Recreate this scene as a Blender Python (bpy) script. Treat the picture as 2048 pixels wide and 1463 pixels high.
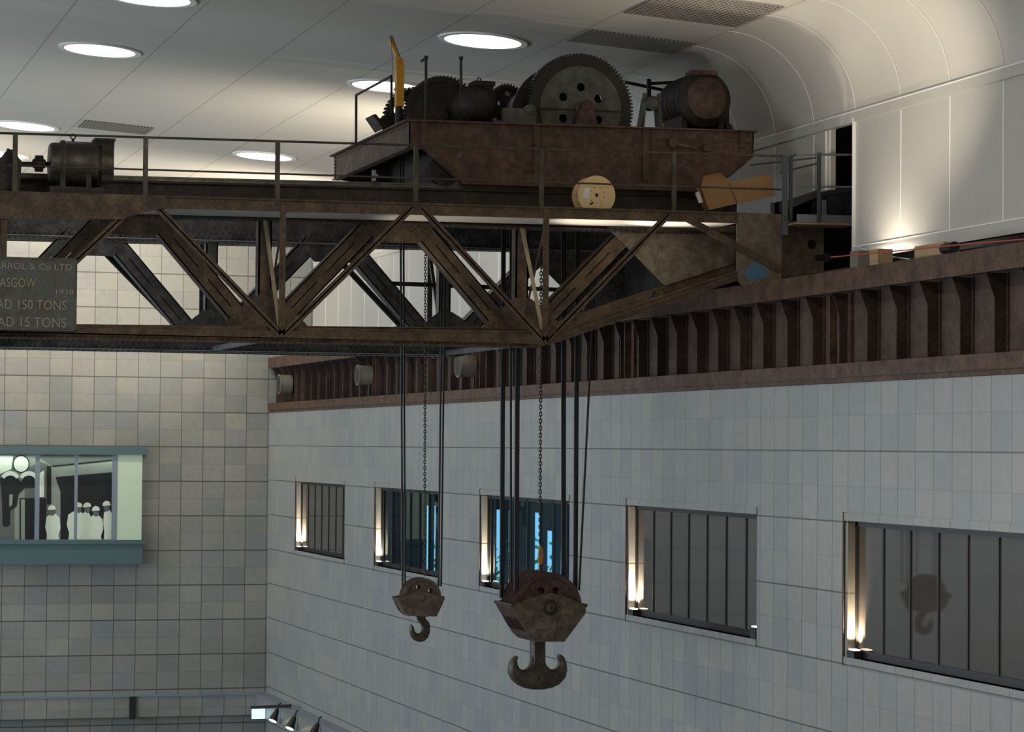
import bpy, bmesh, math, random
from mathutils import Vector, Matrix
from mathutils.geometry import tessellate_polygon
random.seed(7)
for o in list(bpy.data.objects): bpy.data.objects.remove(o)
S = bpy.context.scene
COL = S.collection
CZ = 13.0                      # eye height of the gallery above the hall floor; all z below are measured from it
YAW, PITCH, ROLL, FPX = 0.28429448, 0.0303551, 0.00814475, 5337.77569
_f = Vector((math.sin(YAW)*math.cos(PITCH), math.cos(YAW)*math.cos(PITCH), math.sin(PITCH)))
_r0 = Vector((math.cos(YAW), -math.sin(YAW), 0)); _u0 = _r0.cross(_f)
CR = _r0*math.cos(ROLL)+_u0*math.sin(ROLL); CU = -_r0*math.sin(ROLL)+_u0*math.cos(ROLL)
cam = bpy.data.cameras.new('camera'); camo = bpy.data.objects.new('camera', cam); COL.objects.link(camo)
cam.sensor_width = 36; cam.lens = FPX/2048*36; cam.clip_start = 0.5; cam.clip_end = 400
mw = Matrix.Identity(4)
for i in range(3):
    mw[i][0], mw[i][1], mw[i][2] = CR[i], CU[i], -_f[i]
mw[2][3] = CZ
camo.matrix_world = mw
S.camera = camo
# ---- world, exposure
S.view_settings.view_transform = 'Standard'; S.view_settings.look = 'None'; S.view_settings.gamma = 1
S.view_settings.use_curve_mapping = False; S.view_settings.exposure = 0.3
W = bpy.data.worlds.new('sky'); S.world = W; W.use_nodes = True
W.node_tree.nodes['Background'].inputs[0].default_value = (0.28, 0.62, 0.95, 1)
W.node_tree.nodes['Background'].inputs[1].default_value = 1.0
def lamp(name, kind, loc, energy, color, rot=None, target=None, **kw):
    l = bpy.data.lights.new(name, kind); l.energy = energy; l.color = color
    for k, v in kw.items(): setattr(l, k, v)
    o = bpy.data.objects.new(name, l); COL.objects.link(o); o.location = (loc[0], loc[1], loc[2]+CZ)
    if target is not None:
        d = Vector(target)-Vector(loc); o.rotation_euler = d.to_track_quat('-Z', 'Y').to_euler()
    return o
COOL = (0.78, 0.89, 1.0); WARM = (1.0, 0.80, 0.55); CREAM = (1.0, 0.90, 0.74)
for i in range(4):      # daylight by unseen cool panels added along the solid left wall
    lamp('daylight_fill', 'AREA', (-18.3, 30+20*i, -2.0), 1950, COOL, target=(18.8, 38+18*i, -3.0), shape='RECTANGLE', size=12, size_y=8)
lamp('daylight_fill', 'AREA', (-17, 66, -5.0), 1900, (0.6, 0.8, 1.0), target=(8, 95.8, -6.0), shape='RECTANGLE', size=12, size_y=8)  # unseen cool panel added to make the lower back wall bluer
# gallery uplights standing on the runway ledge
lamp('ledge_uplight', 'SPOT', (17.6, 41.0, 3.4), 760, CREAM, target=(18.8, 43.8, 8.0), spot_size=1.75, spot_blend=1.0, shadow_soft_size=0.15)
# unseen warm fill for the crane: ceiling row continued nearer, plus an added front panel
for y in (14, 22, 30, 38): lamp('fill_downlight', 'AREA', (8, y, 8.3), 380, (1.0, 0.88, 0.72), target=(8, y, 0), shape='DISK', size=2.0)
lamp('front_fill', 'AREA', (4, 2, 2.5), 500, (1.0, 0.86, 0.68), target=(12, 50, 1.0), shape='RECTANGLE', size=16, size_y=3)
for x in (4, 13): lamp('wall_wash', 'AREA', (x, 90.5, 8.3), 400, CREAM, target=(x, 95.8, 4.0), shape='RECTANGLE', size=7, size_y=0.4)  # unseen strips added under the ceiling to brighten the upper back wall
lamp('ledge_uplight', 'SPOT', (17.8, 64, 3.4), 2100, CREAM, target=(14, 70, 9), spot_size=2.5, spot_blend=0.9, shadow_soft_size=0.2)
lamp('ledge_uplight', 'SPOT', (17.8, 82, 3.4), 2300, CREAM, target=(14, 86, 9), spot_size=2.5, spot_blend=0.9, shadow_soft_size=0.2)
lamp('ledge_uplight', 'SPOT', (2, 80, 3.4), 2300, CREAM, target=(4, 84, 9), spot_size=2.6, spot_blend=0.9, shadow_soft_size=0.2)  # off frame in mid-hall, with no ledge under it

# ---------------------------------------------------------------- pixel rays
def ray(u, v): return CR*(u-1024)-CU*(v-731.5)+_f*FPX
def PY(u, v, Y): d = ray(u, v); return d*(Y/d.y)
def PX(u, v, X): d = ray(u, v); return d*(X/d.x)
CS = 0.07
def CEILZ(x): return 8.16+CS*(18.57-x)
def PC(u, v): d = ray(u, v); return d*((8.16+CS*18.57)/(d.z+CS*d.x))
def XZ(u, v, Y): p = PY(u, v, Y); return (p.x, p.z)

# ---------------------------------------------------------------- materials
def mat(name, build):
    m = bpy.data.materials.new(name); m.use_nodes = True; nt = m.node_tree
    b = nt.nodes['Principled BSDF']; build(nt, b); return m
def N(nt, t, **kw):
    n = nt.nodes.new(t)
    for k, v in kw.items(): setattr(n, k, v)
    return n
def ramp(nt, fac, stops, interp='LINEAR'):
    r = N(nt, 'ShaderNodeValToRGB'); r.color_ramp.interpolation = interp
    while len(r.color_ramp.elements) < len(stops): r.color_ramp.elements.new(0.5)
    for e, (p, c) in zip(r.color_ramp.elements, stops): e.position = p; e.color = (*c, 1)
    nt.links.new(fac, r.inputs[0]); return r.outputs[0]
def mixc(nt, fac, a, b, mode='MIX'):
    m = N(nt, 'ShaderNodeMix', data_type='RGBA', blend_type=mode)
    for i, v in ((0, fac), (6, a), (7, b)):
        if hasattr(v, 'links'): nt.links.new(v, m.inputs[i])
        else: m.inputs[i].default_value = v if i == 0 else (*v, 1)
    return m.outputs[2]
def mathn(nt, op, a, b=None, c=None):
    m = N(nt, 'ShaderNodeMath', operation=op)
    for i, v in enumerate((a, b, c)):
        if v is None: continue
        if hasattr(v, 'links'): nt.links.new(v, m.inputs[i])
        else: m.inputs[i].default_value = v
    return m.outputs[0]
def noise(nt, scale, detail=4, rough=0.6, vec=None):
    n = N(nt, 'ShaderNodeTexNoise'); n.inputs['Scale'].default_value = scale
    n.inputs['Detail'].default_value = detail; n.inputs['Roughness'].default_value = rough
    if vec is None:
        g = N(nt, 'ShaderNodeNewGeometry'); vec = g.outputs['Position']
    nt.links.new(vec, n.inputs['Vector']); return n.outputs['Fac']
def plain(name, col, rough=0.6, metal=0.0, var=0.12, scale=6):
    def f(nt, b):
        c = mixc(nt, noise(nt, scale), tuple(x*(1-var) for x in col), tuple(min(1, x*(1+var)) for x in col))
        nt.links.new(c, b.inputs['Base Color']); b.inputs['Roughness'].default_value = rough; b.inputs['Metallic'].default_value = metal
    return mat(name, f)
def rust(name, dark, mid, light, rough=0.62, metal=0.25, s=2.2, patch=None):
    def f(nt, b):
        n1 = noise(nt, s, 8, 0.7); n2 = noise(nt, s*7, 4, 0.6)
        c = ramp(nt, n1, [(0.32, dark), (0.5, mid), (0.7, light)])
        c = mixc(nt, ramp(nt, n2, [(0.35, (0, 0, 0)), (0.75, (0.6, 0.6, 0.6))]), c, dark)
        if patch: c = mixc(nt, ramp(nt, noise(nt, s*0.9, 6, 0.7), [(0.55, (0, 0, 0)), (0.68, (1, 1, 1))]), c, patch)
        nt.links.new(c, b.inputs['Base Color']); b.inputs['Metallic'].default_value = metal
        r = mathn(nt, 'MULTIPLY_ADD', n2, 0.35, rough-0.15); nt.links.new(r, b.inputs['Roughness'])
        bp = N(nt, 'ShaderNodeBump'); bp.inputs['Strength'].default_value = 0.25; bp.inputs['Distance'].default_value = 0.01
        nt.links.new(n2, bp.inputs['Height']); nt.links.new(bp.outputs[0], b.inputs['Normal'])
    return mat(name, f)
def tiles(name, hax, w, h, off_w, off_h, cols, joint, major=2, rough=0.35, jm=1.5):
    """stone cladding: one random tint per slab, thin joints, a wider joint every second row"""
    def f(nt, b):
        g = N(nt, 'ShaderNodeNewGeometry'); sp = N(nt, 'ShaderNodeSeparateXYZ'); nt.links.new(g.outputs['Position'], sp.inputs[0])
        a = mathn(nt, 'DIVIDE', mathn(nt, 'SUBTRACT', sp.outputs[hax], off_w), w)
        z = mathn(nt, 'DIVIDE', mathn(nt, 'SUBTRACT', sp.outputs[2], off_h), h)
        fa, fz = mathn(nt, 'FLOOR', a), mathn(nt, 'FLOOR', z)
        cb = N(nt, 'ShaderNodeCombineXYZ'); nt.links.new(fa, cb.inputs[0]); nt.links.new(fz, cb.inputs[1])
        wn = N(nt, 'ShaderNodeTexWhiteNoise', noise_dimensions='2D'); nt.links.new(cb.outputs[0], wn.inputs['Vector'])
        n = len(cols); c = ramp(nt, wn.outputs['Value'], [(i/(n-1), q) for i, q in enumerate(cols)])
        c = mixc(nt, 0.5, c, ramp(nt, noise(nt, 0.28, 3), [(0.35, cols[0]), (0.65, cols[-1])]))
        c = mixc(nt, ramp(nt, noise(nt, 5, 5), [(0.3, (0, 0, 0)), (0.8, (0.22, 0.22, 0.22))]), c, (0.08, 0.08, 0.075))
        da = mathn(nt, 'PINGPONG', a, 0.5); dz = mathn(nt, 'PINGPONG', z, 0.5)
        dm = mathn(nt, 'PINGPONG', mathn(nt, 'DIVIDE', z, float(major)), 0.5)
        j1 = mathn(nt, 'LESS_THAN', da, joint/w/2); j2 = mathn(nt, 'LESS_THAN', dz, joint/h/2*0.6)
        j3 = mathn(nt, 'LESS_THAN', dm, joint*jm/(h*major)/2)
        c = mixc(nt, mathn(nt, 'MULTIPLY', j1, 0.8), c, (0.06, 0.055, 0.045))
        c = mixc(nt, mathn(nt, 'MULTIPLY', j2, 0.35), c, (0.06, 0.055, 0.045))
        c = mixc(nt, mathn(nt, 'MULTIPLY', j3, 0.8), c, (0.05, 0.045, 0.035))
        nt.links.new(c, b.inputs['Base Color']); b.inputs['Roughness'].default_value = rough
    return mat(name, f)
C_STONE = [(0.30, 0.285, 0.24), (0.17, 0.20, 0.235), (0.25, 0.25, 0.225), (0.15, 0.175, 0.19), (0.27, 0.265, 0.25), (0.19, 0.195, 0.17)]
C_STONE_R = [(0.33, 0.325, 0.29), (0.24, 0.265, 0.285), (0.30, 0.30, 0.28), (0.20, 0.235, 0.265), (0.33, 0.325, 0.30), (0.27, 0.27, 0.255)]
M = {}
M['tile_back'] = tiles('stone tiles back', 0, 0.79, 0.622, 9.14-0.79*8+0.13, CZ-0.085, C_STONE, 0.03)
M['tile_side'] = tiles('stone tiles side', 1, 0.692, 0.622, 47.43, CZ-0.02, C_STONE_R, 0.018, jm=1.6)
def _ceil(nt, b):
    g = N(nt, 'ShaderNodeNewGeometry'); sp = N(nt, 'ShaderNodeSeparateXYZ'); nt.links.new(g.outputs['Position'], sp.inputs[0])
    a = mathn(nt, 'DIVIDE', mathn(nt, 'SUBTRACT', sp.outputs[0], 18.6), 2.4); y = mathn(nt, 'DIVIDE', mathn(nt, 'SUBTRACT', sp.outputs[1], 48.7), 2.05)
    j1 = mathn(nt, 'LESS_THAN', mathn(nt, 'PINGPONG', a, 0.5), 0.006); j2 = mathn(nt, 'LESS_THAN', mathn(nt, 'PINGPONG', y, 0.5), 0.006)
    c = mixc(nt, noise(nt, 0.6, 3), (0.50, 0.465, 0.41), (0.55, 0.515, 0.46))
    c = mixc(nt, mathn(nt, 'MULTIPLY', j1, 0.6), c, (0.16, 0.14, 0.11)); c = mixc(nt, mathn(nt, 'MULTIPLY', j2, 0.4), c, (0.16, 0.14, 0.11))
    nt.links.new(c, b.inputs['Base Color']); b.inputs['Roughness'].default_value = 0.8
M['ceiling'] = mat('ceiling plaster', _ceil)
M['panel'] = plain('cream wall panel', (0.46, 0.44, 0.40), 0.5, var=0.04)
M['panel_edge'] = plain('white panel joint', (0.85, 0.83, 0.78), 0.4, var=0.02)
M['floor'] = plain('hall floor stone', (0.22, 0.22, 0.21), 0.4)
M['plaster'] = plain('grey plaster', (0.25, 0.25, 0.25), 0.7)
M['crane'] = rust('brown crane steel', (0.022, 0.014, 0.008), (0.075, 0.047, 0.024), (0.15, 0.098, 0.052), metal=0.12, s=3)
M['crane_back'] = rust('dark riveted steel', (0.03, 0.026, 0.024), (0.085, 0.08, 0.075), (0.17, 0.165, 0.16), metal=0.3, rough=0.42, s=3)
M['crane_dark'] = rust('shaded dirty crane steel', (0.010, 0.008, 0.008), (0.03, 0.022, 0.018), (0.06, 0.045, 0.035), metal=0.1)  # front top chord: dirt and its shade, both put into the colour
M['flange'] = plain('painted flange highlight', (0.30, 0.33, 0.38), 0.35, 0.5, var=0.4, scale=4)  # lighter colour imitates window light catching the rear girder flanges
M['stiff'] = rust('dark rusty stiffener', (0.012, 0.008, 0.007), (0.038, 0.02, 0.015), (0.08, 0.042, 0.03), metal=0.1)
M['rust'] = rust('red rusty girder', (0.025, 0.012, 0.007), (0.085, 0.042, 0.022), (0.15, 0.082, 0.048), metal=0.08, s=3)
M['web'] = rust('grey brown girder web', (0.028, 0.016, 0.010), (0.062, 0.036, 0.023), (0.10, 0.064, 0.045), metal=0.0, rough=0.8)
M['trolley'] = rust('rusty trolley plate', (0.03, 0.014, 0.009), (0.08, 0.040, 0.024), (0.15, 0.085, 0.05), metal=0.1, s=3.5, patch=(0.12, 0.085, 0.045))
M['dark'] = rust('dark oily steel', (0.008, 0.006, 0.005), (0.022, 0.016, 0.012), (0.05, 0.037, 0.028), metal=0.08)
M['gearface'] = rust('grey green cast iron', (0.04, 0.042, 0.034), (0.09, 0.092, 0.075), (0.155, 0.155, 0.13), metal=0.1, s=4)
M['patina'] = rust('mottled worn plate', (0.05, 0.037, 0.024), (0.125, 0.10, 0.07), (0.21, 0.195, 0.165), metal=0.1, s=4, patch=(0.12, 0.07, 0.035))
M['endred'] = rust('reddish motor iron', (0.03, 0.015, 0.012), (0.08, 0.042, 0.03), (0.14, 0.085, 0.06), metal=0.1, s=5)
M['plate_sign'] = rust('verdigris name plate', (0.05, 0.042, 0.032), (0.085, 0.085, 0.075), (0.08, 0.11, 0.115), metal=0.1, s=5, patch=(0.09, 0.05, 0.03))
M['letter'] = plain('worn raised letter', (0.24, 0.215, 0.16), 0.6, var=0.35, scale=20)
M['galv'] = plain('galvanised steel', (0.20, 0.225, 0.25), 0.45, 0.4)
M['galv_dark'] = plain('dark galvanised post', (0.07, 0.08, 0.09), 0.45, 0.4)
M['rail'] = rust('olive handrail pipe', (0.02, 0.017, 0.012), (0.05, 0.042, 0.027), (0.10, 0.088, 0.06), metal=0.15, rough=0.5)
M['rope'] = plain('greasy black wire rope', (0.010, 0.009, 0.009), 0.5, 0.2)
M['block'] = rust('worn hook block plate', (0.03, 0.023, 0.015), (0.095, 0.078, 0.052), (0.19, 0.165, 0.125), metal=0.15, s=5, patch=(0.085, 0.045, 0.03))
M['railtop'] = rust('worn bright rail', (0.06, 0.055, 0.042), (0.13, 0.12, 0.09), (0.22, 0.21, 0.17), metal=0.4, rough=0.4)
M['pale'] = plain('angle bar painted as lamplit', (0.30, 0.25, 0.16), 0.6, var=0.25)  # lamp light on the cross brace, put into its colour
M['sheave'] = rust('red primed sheave', (0.022, 0.010, 0.008), (0.062, 0.030, 0.022), (0.11, 0.07, 0.052), metal=0.08, s=5)
M['hook'] = rust('forged hook steel', (0.03, 0.024, 0.018), (0.07, 0.058, 0.042), (0.13, 0.11, 0.085), metal=0.5, rough=0.45)
M['yellow'] = plain('yellow painted steel', (0.62, 0.30, 0.02), 0.45)
M['orange'] = plain('orange painted hook', (0.45, 0.18, 0.03), 0.5)
M['wood'] = plain('pale reel plywood', (0.60, 0.44, 0.22), 0.7, var=0.18, scale=9)
M['timber'] = plain('timber block', (0.33, 0.23, 0.12), 0.8, var=0.2)
M['card'] = plain('brown cardboard', (0.26, 0.145, 0.062), 0.85, var=0.15)
M['paper'] = plain('white paper', (0.62, 0.60, 0.56), 0.8, var=0.1)
M['black'] = plain('black', (0.008, 0.008, 0.008), 0.5)
M['frame'] = plain('bronze window frame', (0.018, 0.016, 0.016), 0.4, 0.3)
M['teal'] = plain('teal painted sheet', (0.065, 0.115, 0.12), 0.5, var=0.06)
M['mullion'] = plain('blue grey mullion', (0.17, 0.21, 0.25), 0.5, var=0.05)
M['blind'] = plain('pale green blind', (0.52, 0.62, 0.47), 0.8, var=0.04)
M['print_white'] = plain('printed white', (0.62, 0.68, 0.56), 0.8, var=0.08)
M['print_grey'] = plain('printed grey', (0.22, 0.24, 0.20), 0.8, var=0.1)
M['print_mid'] = plain('printed mid grey', (0.10, 0.11, 0.10), 0.8, var=0.1)
M['print_black'] = plain('printed black', (0.006, 0.007, 0.008), 0.8)
M['bluepaint'] = plain('faded blue paint', (0.05, 0.12, 0.19), 0.6, var=0.3)
M['redcord'] = plain('red cord', (0.45, 0.07, 0.05), 0.6)
M['whitecable'] = plain('white cable', (0.6, 0.6, 0.56), 0.5)
M['pipe'] = plain('grey drum casing', (0.16, 0.145, 0.115), 0.55, var=0.15)
M['leaf'] = plain('outdoor foliage', (0.10, 0.30, 0.10), 0.7, var=0.5, scale=3)
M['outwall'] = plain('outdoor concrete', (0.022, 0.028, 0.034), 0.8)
def emis(name, col, st):
    def f(nt, b):
        b.inputs['Base Color'].default_value = (*col, 1); b.inputs['Emission Color'].default_value = (*col, 1); b.inputs['Emission Strength'].default_value = st
    return mat(name, f)
M['lamp'] = emis('lit lamp diffuser', (0.80, 0.86, 1.0), 4.5)
M['lamp_small'] = emis('lit reveal lamp', (1.0, 0.82, 0.6), 5.0)
M['exit'] = emis('lit exit sign', (0.6, 0.92, 1.0), 0.9)
def _vent(nt, b):
    g = N(nt, 'ShaderNodeNewGeometry'); sp = N(nt, 'ShaderNodeSeparateXYZ'); nt.links.new(g.outputs['Position'], sp.inputs[0])
    a = mathn(nt, 'PINGPONG', mathn(nt, 'DIVIDE', sp.outputs[0], 0.09), 0.5); y = mathn(nt, 'PINGPONG', mathn(nt, 'DIVIDE', sp.outputs[1], 0.16), 0.5)
    c = mixc(nt, mathn(nt, 'MULTIPLY', mathn(nt, 'GREATER_THAN', a, 0.17), mathn(nt, 'GREATER_THAN', y, 0.17)), (0.30, 0.27, 0.23), (0.06, 0.055, 0.05))
    nt.links.new(c, b.inputs['Base Color']); b.inputs['Roughness'].default_value = 0.7
M['vent'] = mat('perforated grille', _vent)
def _glass(nt, b):
    b.inputs['Base Color'].default_value = (0.065, 0.056, 0.050, 1); b.inputs['Roughness'].default_value = 0.04; b.inputs['IOR'].default_value = 1.6
M['glass'] = mat('dark tinted window glass', _glass)
def _cglass(nt, b):
    out = nt.nodes['Material Output']; t = N(nt, 'ShaderNodeBsdfTransparent'); t.inputs[0].default_value = (0.80, 0.95, 0.97, 1)
    gl = N(nt, 'ShaderNodeBsdfGlossy'); gl.inputs['Roughness'].default_value = 0.02
    mx = N(nt, 'ShaderNodeMixShader'); mx.inputs[0].default_value = 0.10
    nt.links.new(t.outputs[0], mx.inputs[1]); nt.links.new(gl.outputs[0], mx.inputs[2]); nt.links.new(mx.outputs[0], out.inputs[0])
M['clear'] = mat('clear window glass', _cglass)

# ---------------------------------------------------------------- mesh builder
class MB:
    def __init__(s): s.v = []; s.f = []
    def add(s, vs, fs):
        n = len(s.v); s.v += [Vector(q) for q in vs]; s.f += [tuple(n+i for i in q) for q in fs]; return s
    def box(s, x0, x1, y0, y1, z0, z1):
        return s.add([(x, y, z) for x in (x0, x1) for y in (y0, y1) for z in (z0, z1)],
                     [(0, 1, 3, 2), (4, 6, 7, 5), (0, 4, 5, 1), (2, 3, 7, 6), (0, 2, 6, 4), (1, 5, 7, 3)])
    def bar(s, p0, p1, w, h, up=(0, 0, 1)):
        """rectangular bar: w across (perpendicular to axis and up), h along up"""
        p0, p1 = Vector(p0), Vector(p1); a = (p1-p0).normalized(); u = Vector(up); sd = a.cross(u)
        if sd.length < 1e-4: sd = a.cross(Vector((1, 0, 0)))
        sd.normalize(); u = sd.cross(a)
        vs = [p+sd*w/2*i+u*h/2*j for p in (p0, p1) for i, j in ((-1, -1), (1, -1), (1, 1), (-1, 1))]
        return s.add(vs, [(3, 2, 1, 0), (4, 5, 6, 7), (0, 1, 5, 4), (1, 2, 6, 5), (2, 3, 7, 6), (3, 0, 4, 7)])
    def plate(s, poly, y0, y1, holes=(), axis='y', inset=0):
        """polygon in the XZ plane (or YZ if axis='x') with holes, given thickness"""
        def mp(q, t):
            return (q[0], t, q[1]) if axis == 'y' else ((t, q[0], q[1]) if axis == 'x' else (q[0], q[1], t))
        loops = [list(poly)]+[list(h) for h in holes]
        def ins(loop, d):
            out = []; n = len(loop)
            ar = sum(loop[i][0]*loop[(i+1) % n][1]-loop[(i+1) % n][0]*loop[i][1] for i in range(n))
            for i in range(n):
                a, b_, c = loop[i-1], loop[i], loop[(i+1) % n]
                t = Vector((c[0]-a[0], c[1]-a[1])); t.normalize(); nn = Vector((-t.y, t.x))*(1 if ar > 0 else -1)
                out.append((b_[0]+nn.x*d, b_[1]+nn.y*d))
            return out
        if inset: lay = [(y0, inset), (y0+(y1-y0)*0.12, inset*0.35), (y0+(y1-y0)*0.3, 0), (y0+(y1-y0)*0.7, 0), (y0+(y1-y0)*0.88, inset*0.35), (y1, inset)]
        else: lay = [(y0, 0), (y1, 0)]
        first = None
        for k, (t, d) in enumerate(lay):
            ls = [ins(loops[0], d) if d else loops[0]]+loops[1:]
            flat = [mp(q, t) for l in ls for q in l]; base = len(s.v)
            s.v += [Vector(q) for q in flat]
            if k in (0, len(lay)-1):
                tri = tessellate_polygon([[Vector((q[0], q[1], 0)) for q in l] for l in ls])
                s.f += [tuple(base+i for i in (t_ if k == 0 else t_[::-1])) for t_ in tri]
            if k:
                o = 0
                for l in ls:
                    n = len(l)
                    for i in range(n):
                        j = (i+1) % n; s.f.append((pb+o+i, pb+o+j, base+o+j, base+o+i))
                    o += n
            pb = base
        return s
    def tube(s, pts, r, n=10, cap=True, r1=None):
        pts = [Vector(p) for p in pts]; base = len(s.v); m = len(pts)
        prev = None
        for i, p in enumerate(pts):
            t = (pts[min(i+1, m-1)]-pts[max(i-1, 0)]).normalized()
            if prev is None:
                a = t.cross(Vector((0, 0, 1)))
                if a.length < 1e-3: a = t.cross(Vector((0, 1, 0)))
            else: a = prev-t*prev.dot(t)
            a.normalize(); prev = a; b_ = t.cross(a)
            rr = r if not isinstance(r, (list, tuple)) else r[i]
            if r1 is not None and not isinstance(r, (list, tuple)): rr = r+(r1-r)*i/(m-1)
            for k in range(n):
                an = 2*math.pi*k/n; s.v.append(p+a*math.cos(an)*rr+b_*math.sin(an)*rr)
        for i in range(m-1):
            for k in range(n):
                k2 = (k+1) % n; s.f.append((base+i*n+k, base+i*n+k2, base+(i+1)*n+k2, base+(i+1)*n+k))
        if cap: s.f.append(tuple(base+k for k in range(n))[::-1]); s.f.append(tuple(base+(m-1)*n+k for k in range(n)))
        return s
    def lathe(s, c, prof, axis='y', n=32):
        """prof: list of (t, r) along the axis"""
        c = Vector(c); ax = {'x': Vector((1, 0, 0)), 'y': Vector((0, 1, 0)), 'z': Vector((0, 0, 1))}[axis]
        return s.tube_prof([(c+ax*t, r) for t, r in prof], n)
    def tube_prof(s, pr, n):
        d = (pr[-1][0]-pr[0][0]); d = d.normalized() if d.length > 1e-6 else Vector((0, 1, 0))
        a = d.cross(Vector((0, 0, 1)))
        if a.length < 1e-3: a = d.cross(Vector((0, 1, 0)))
        a.normalize(); b_ = d.cross(a); base = len(s.v)
        for p, r in pr:
            for k in range(n): an = 2*math.pi*k/n; s.v.append(p+a*math.cos(an)*r+b_*math.sin(an)*r)
        for i in range(len(pr)-1):
            for k in range(n):
                k2 = (k+1) % n; s.f.append((base+i*n+k, base+i*n+k2, base+(i+1)*n+k2, base+(i+1)*n+k))
        s.f.append(tuple(base+k for k in range(n))[::-1]); s.f.append(tuple(base+(len(pr)-1)*n+k for k in range(n)))
        return s
    def rivet(s, p, r=0.022, d=(0, -1, 0)):
        r *= 1.2
        p = Vector(p); d = Vector(d); a = d.cross(Vector((0.1, 0.3, 1))).normalized(); b_ = d.cross(a); base = len(s.v)
        for rr, hh in ((r, 0), (r*0.75, r*0.55)):
            for k in range(7): an = 2*math.pi*k/7; s.v.append(p+d*hh+a*math.cos(an)*rr+b_*math.sin(an)*rr)
        s.v.append(p+d*r*0.8)
        for k in range(7):
            k2 = (k+1) % 7; s.f.append((base+k, base+k2, base+7+k2, base+7+k)); s.f.append((base+7+k, base+7+k2, base+14))
        return s
    def torus(s, c, R, r, ax=(0, 1, 0), n=24, m=8, arc=(0, 2*math.pi), sc=1.0, up=(0, 0, 1)):
        ax = Vector(ax).normalized(); u = Vector(up); u = (u-ax*u.dot(ax)).normalized(); w = ax.cross(u); c = Vector(c)
        pts = [c+u*math.cos(arc[0]+(arc[1]-arc[0])*i/n)*R*sc+w*math.sin(arc[0]+(arc[1]-arc[0])*i/n)*R for i in range(n+1)]
        return s.tube(pts, r, m, cap=(arc[1]-arc[0] < 6.2))
    def build(s, name, m, parent=None, smooth=False, at=None):
        base = Vector((0, 0, 0))
        if parent is not None: base = Vector(parent['_b'])
        elif at is not None: base = Vector(at)
        me = bpy.data.meshes.new(name); me.from_pydata([v-base for v in s.v], [], s.f)
        me.materials.append(M[m] if isinstance(m, str) else m)
        bm = bmesh.new(); bm.from_mesh(me); bmesh.ops.recalc_face_normals(bm, faces=bm.faces)
        if smooth:
            for f in bm.faces: f.smooth = True
            for e in bm.edges:
                if len(e.link_faces) == 2 and e.calc_face_angle(0) > 0.6: e.smooth = False
        bm.to_mesh(me); bm.free(); me.update()
        o = bpy.data.objects.new(name, me); COL.objects.link(o)
        if parent is not None:
            o.parent = parent; o['_b'] = tuple(base)
        else:
            o.location = base+Vector((0, 0, CZ)); o['_b'] = tuple(base)
        return o
def thing(name, label, cat, base, group=None):
    o = bpy.data.objects.new(name, None); COL.objects.link(o); o.location = Vector(base)+Vector((0, 0, CZ)); o['_b'] = tuple(base)
    o.empty_display_size = 0.2; return tag(o, label, cat, group)
def tag(o, label, cat, group=None):
    o['label'] = label; o['category'] = cat
    if group: o['group'] = group
    return o
def struct(o): o['kind'] = 'structure'; return o
def circ(c, r, n=20, ry=None): return [(c[0]+r*math.cos(2*math.pi*k/n), c[1]+(ry or r)*math.sin(2*math.pi*k/n)) for k in range(n)]
def gearpoly(c, r, nt, dep):
    out = []
    for k in range(nt):
        for f, rr in ((-0.28, r-dep), (-0.16, r), (0.16, r), (0.28, r-dep)):
            a = 2*math.pi*(k+f)/nt; out.append((c[0]+rr*math.cos(a), c[1]+rr*math.sin(a)))
    return out

# ================================================================ THE HALL
XW, XU, YB, XL = 18.8, 20.4, 95.8, -20.4
WY = [(43.28+11.86*k-7.55, 43.28+11.86*k) for k in range(-1, 5)]      # window openings along the side wall (near, far)
WZ0, WZ1 = -3.62, -1.24
mb = MB(); mb.box(XL-0.5, 22, -4, YB+0.6, -CZ-0.3, -CZ); struct(mb.build('floor', 'floor'))
mb = MB(); mb.box(XL-0.5, 22, YB, YB+0.5, -CZ, 9.9); struct(mb.build('wall_back', 'tile_back'))
mb = MB(); mb.box(XL-0.4, XL, -4, YB, -CZ, 7.0); struct(mb.build('wall_left', 'plaster'))
mb = MB(); mb.box(XL-0.4, 22, -4.4, -4, -CZ, 10.0); struct(mb.build('wall_front', 'plaster'))
mb = MB(); z0, z1 = -CZ, 1.175; prev = -4
TH = 0.30
for a, b_ in WY:
    mb.box(XW, XW+TH, prev, a, z0, z1); mb.box(XW, XW+TH, a, b_, z0, WZ0); mb.box(XW, XW+TH, a, b_, WZ1, z1); prev = b_
mb.box(XW, XW+TH, prev, YB, z0, z1)
struct(mb.build('wall_right', 'tile_side'))
# upper wall of cream panels, split by the opening the crane end stands in
GAP = (46.75, 48.0)
pan = [GAP[0]-0.08]
mb = MB()
mb.box(XU, XU+0.1, -4, 46.70, 3.60, 6.3); mb.box(XU, XU+0.1, 47.86, 51.0, PX(1665, 378, XU).z, 6.3); mb.box(XU, XU+0.1, 51.0, YB, 3.60, 6.3)
struct(mb.build('wall_upper', 'panel'))
mb = MB()
y = 46.70
mb.box(XU-0.06, XU+0.3, y-0.03, y, 3.60, 6.3)
for k in range(-22, 24):
    y = 48.71+2.045*k
    if k == -1: continue
    mb.box(XU-0.008, XU, y-0.016, y+0.016, 3.85 if not 47 < y < 51 else PX(1665, 378, XU).z, 6.2)
zc_ = PX(1665, 378, XU).z
mb.box(XU-0.03, XU, 47.86, 47.90, zc_, 6.2); mb.box(XU-0.03, XU, 48.05, 48.09, zc_, 6.2)
mb.box(XU-0.06, XU-0.04, -4, 46.70, 3.83, 3.85); mb.box(XU-0.06, XU-0.04, -4, YB, 6.41, 6.43)
struct(mb.build('trim_6', 'panel_edge'))
mb = MB()
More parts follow.
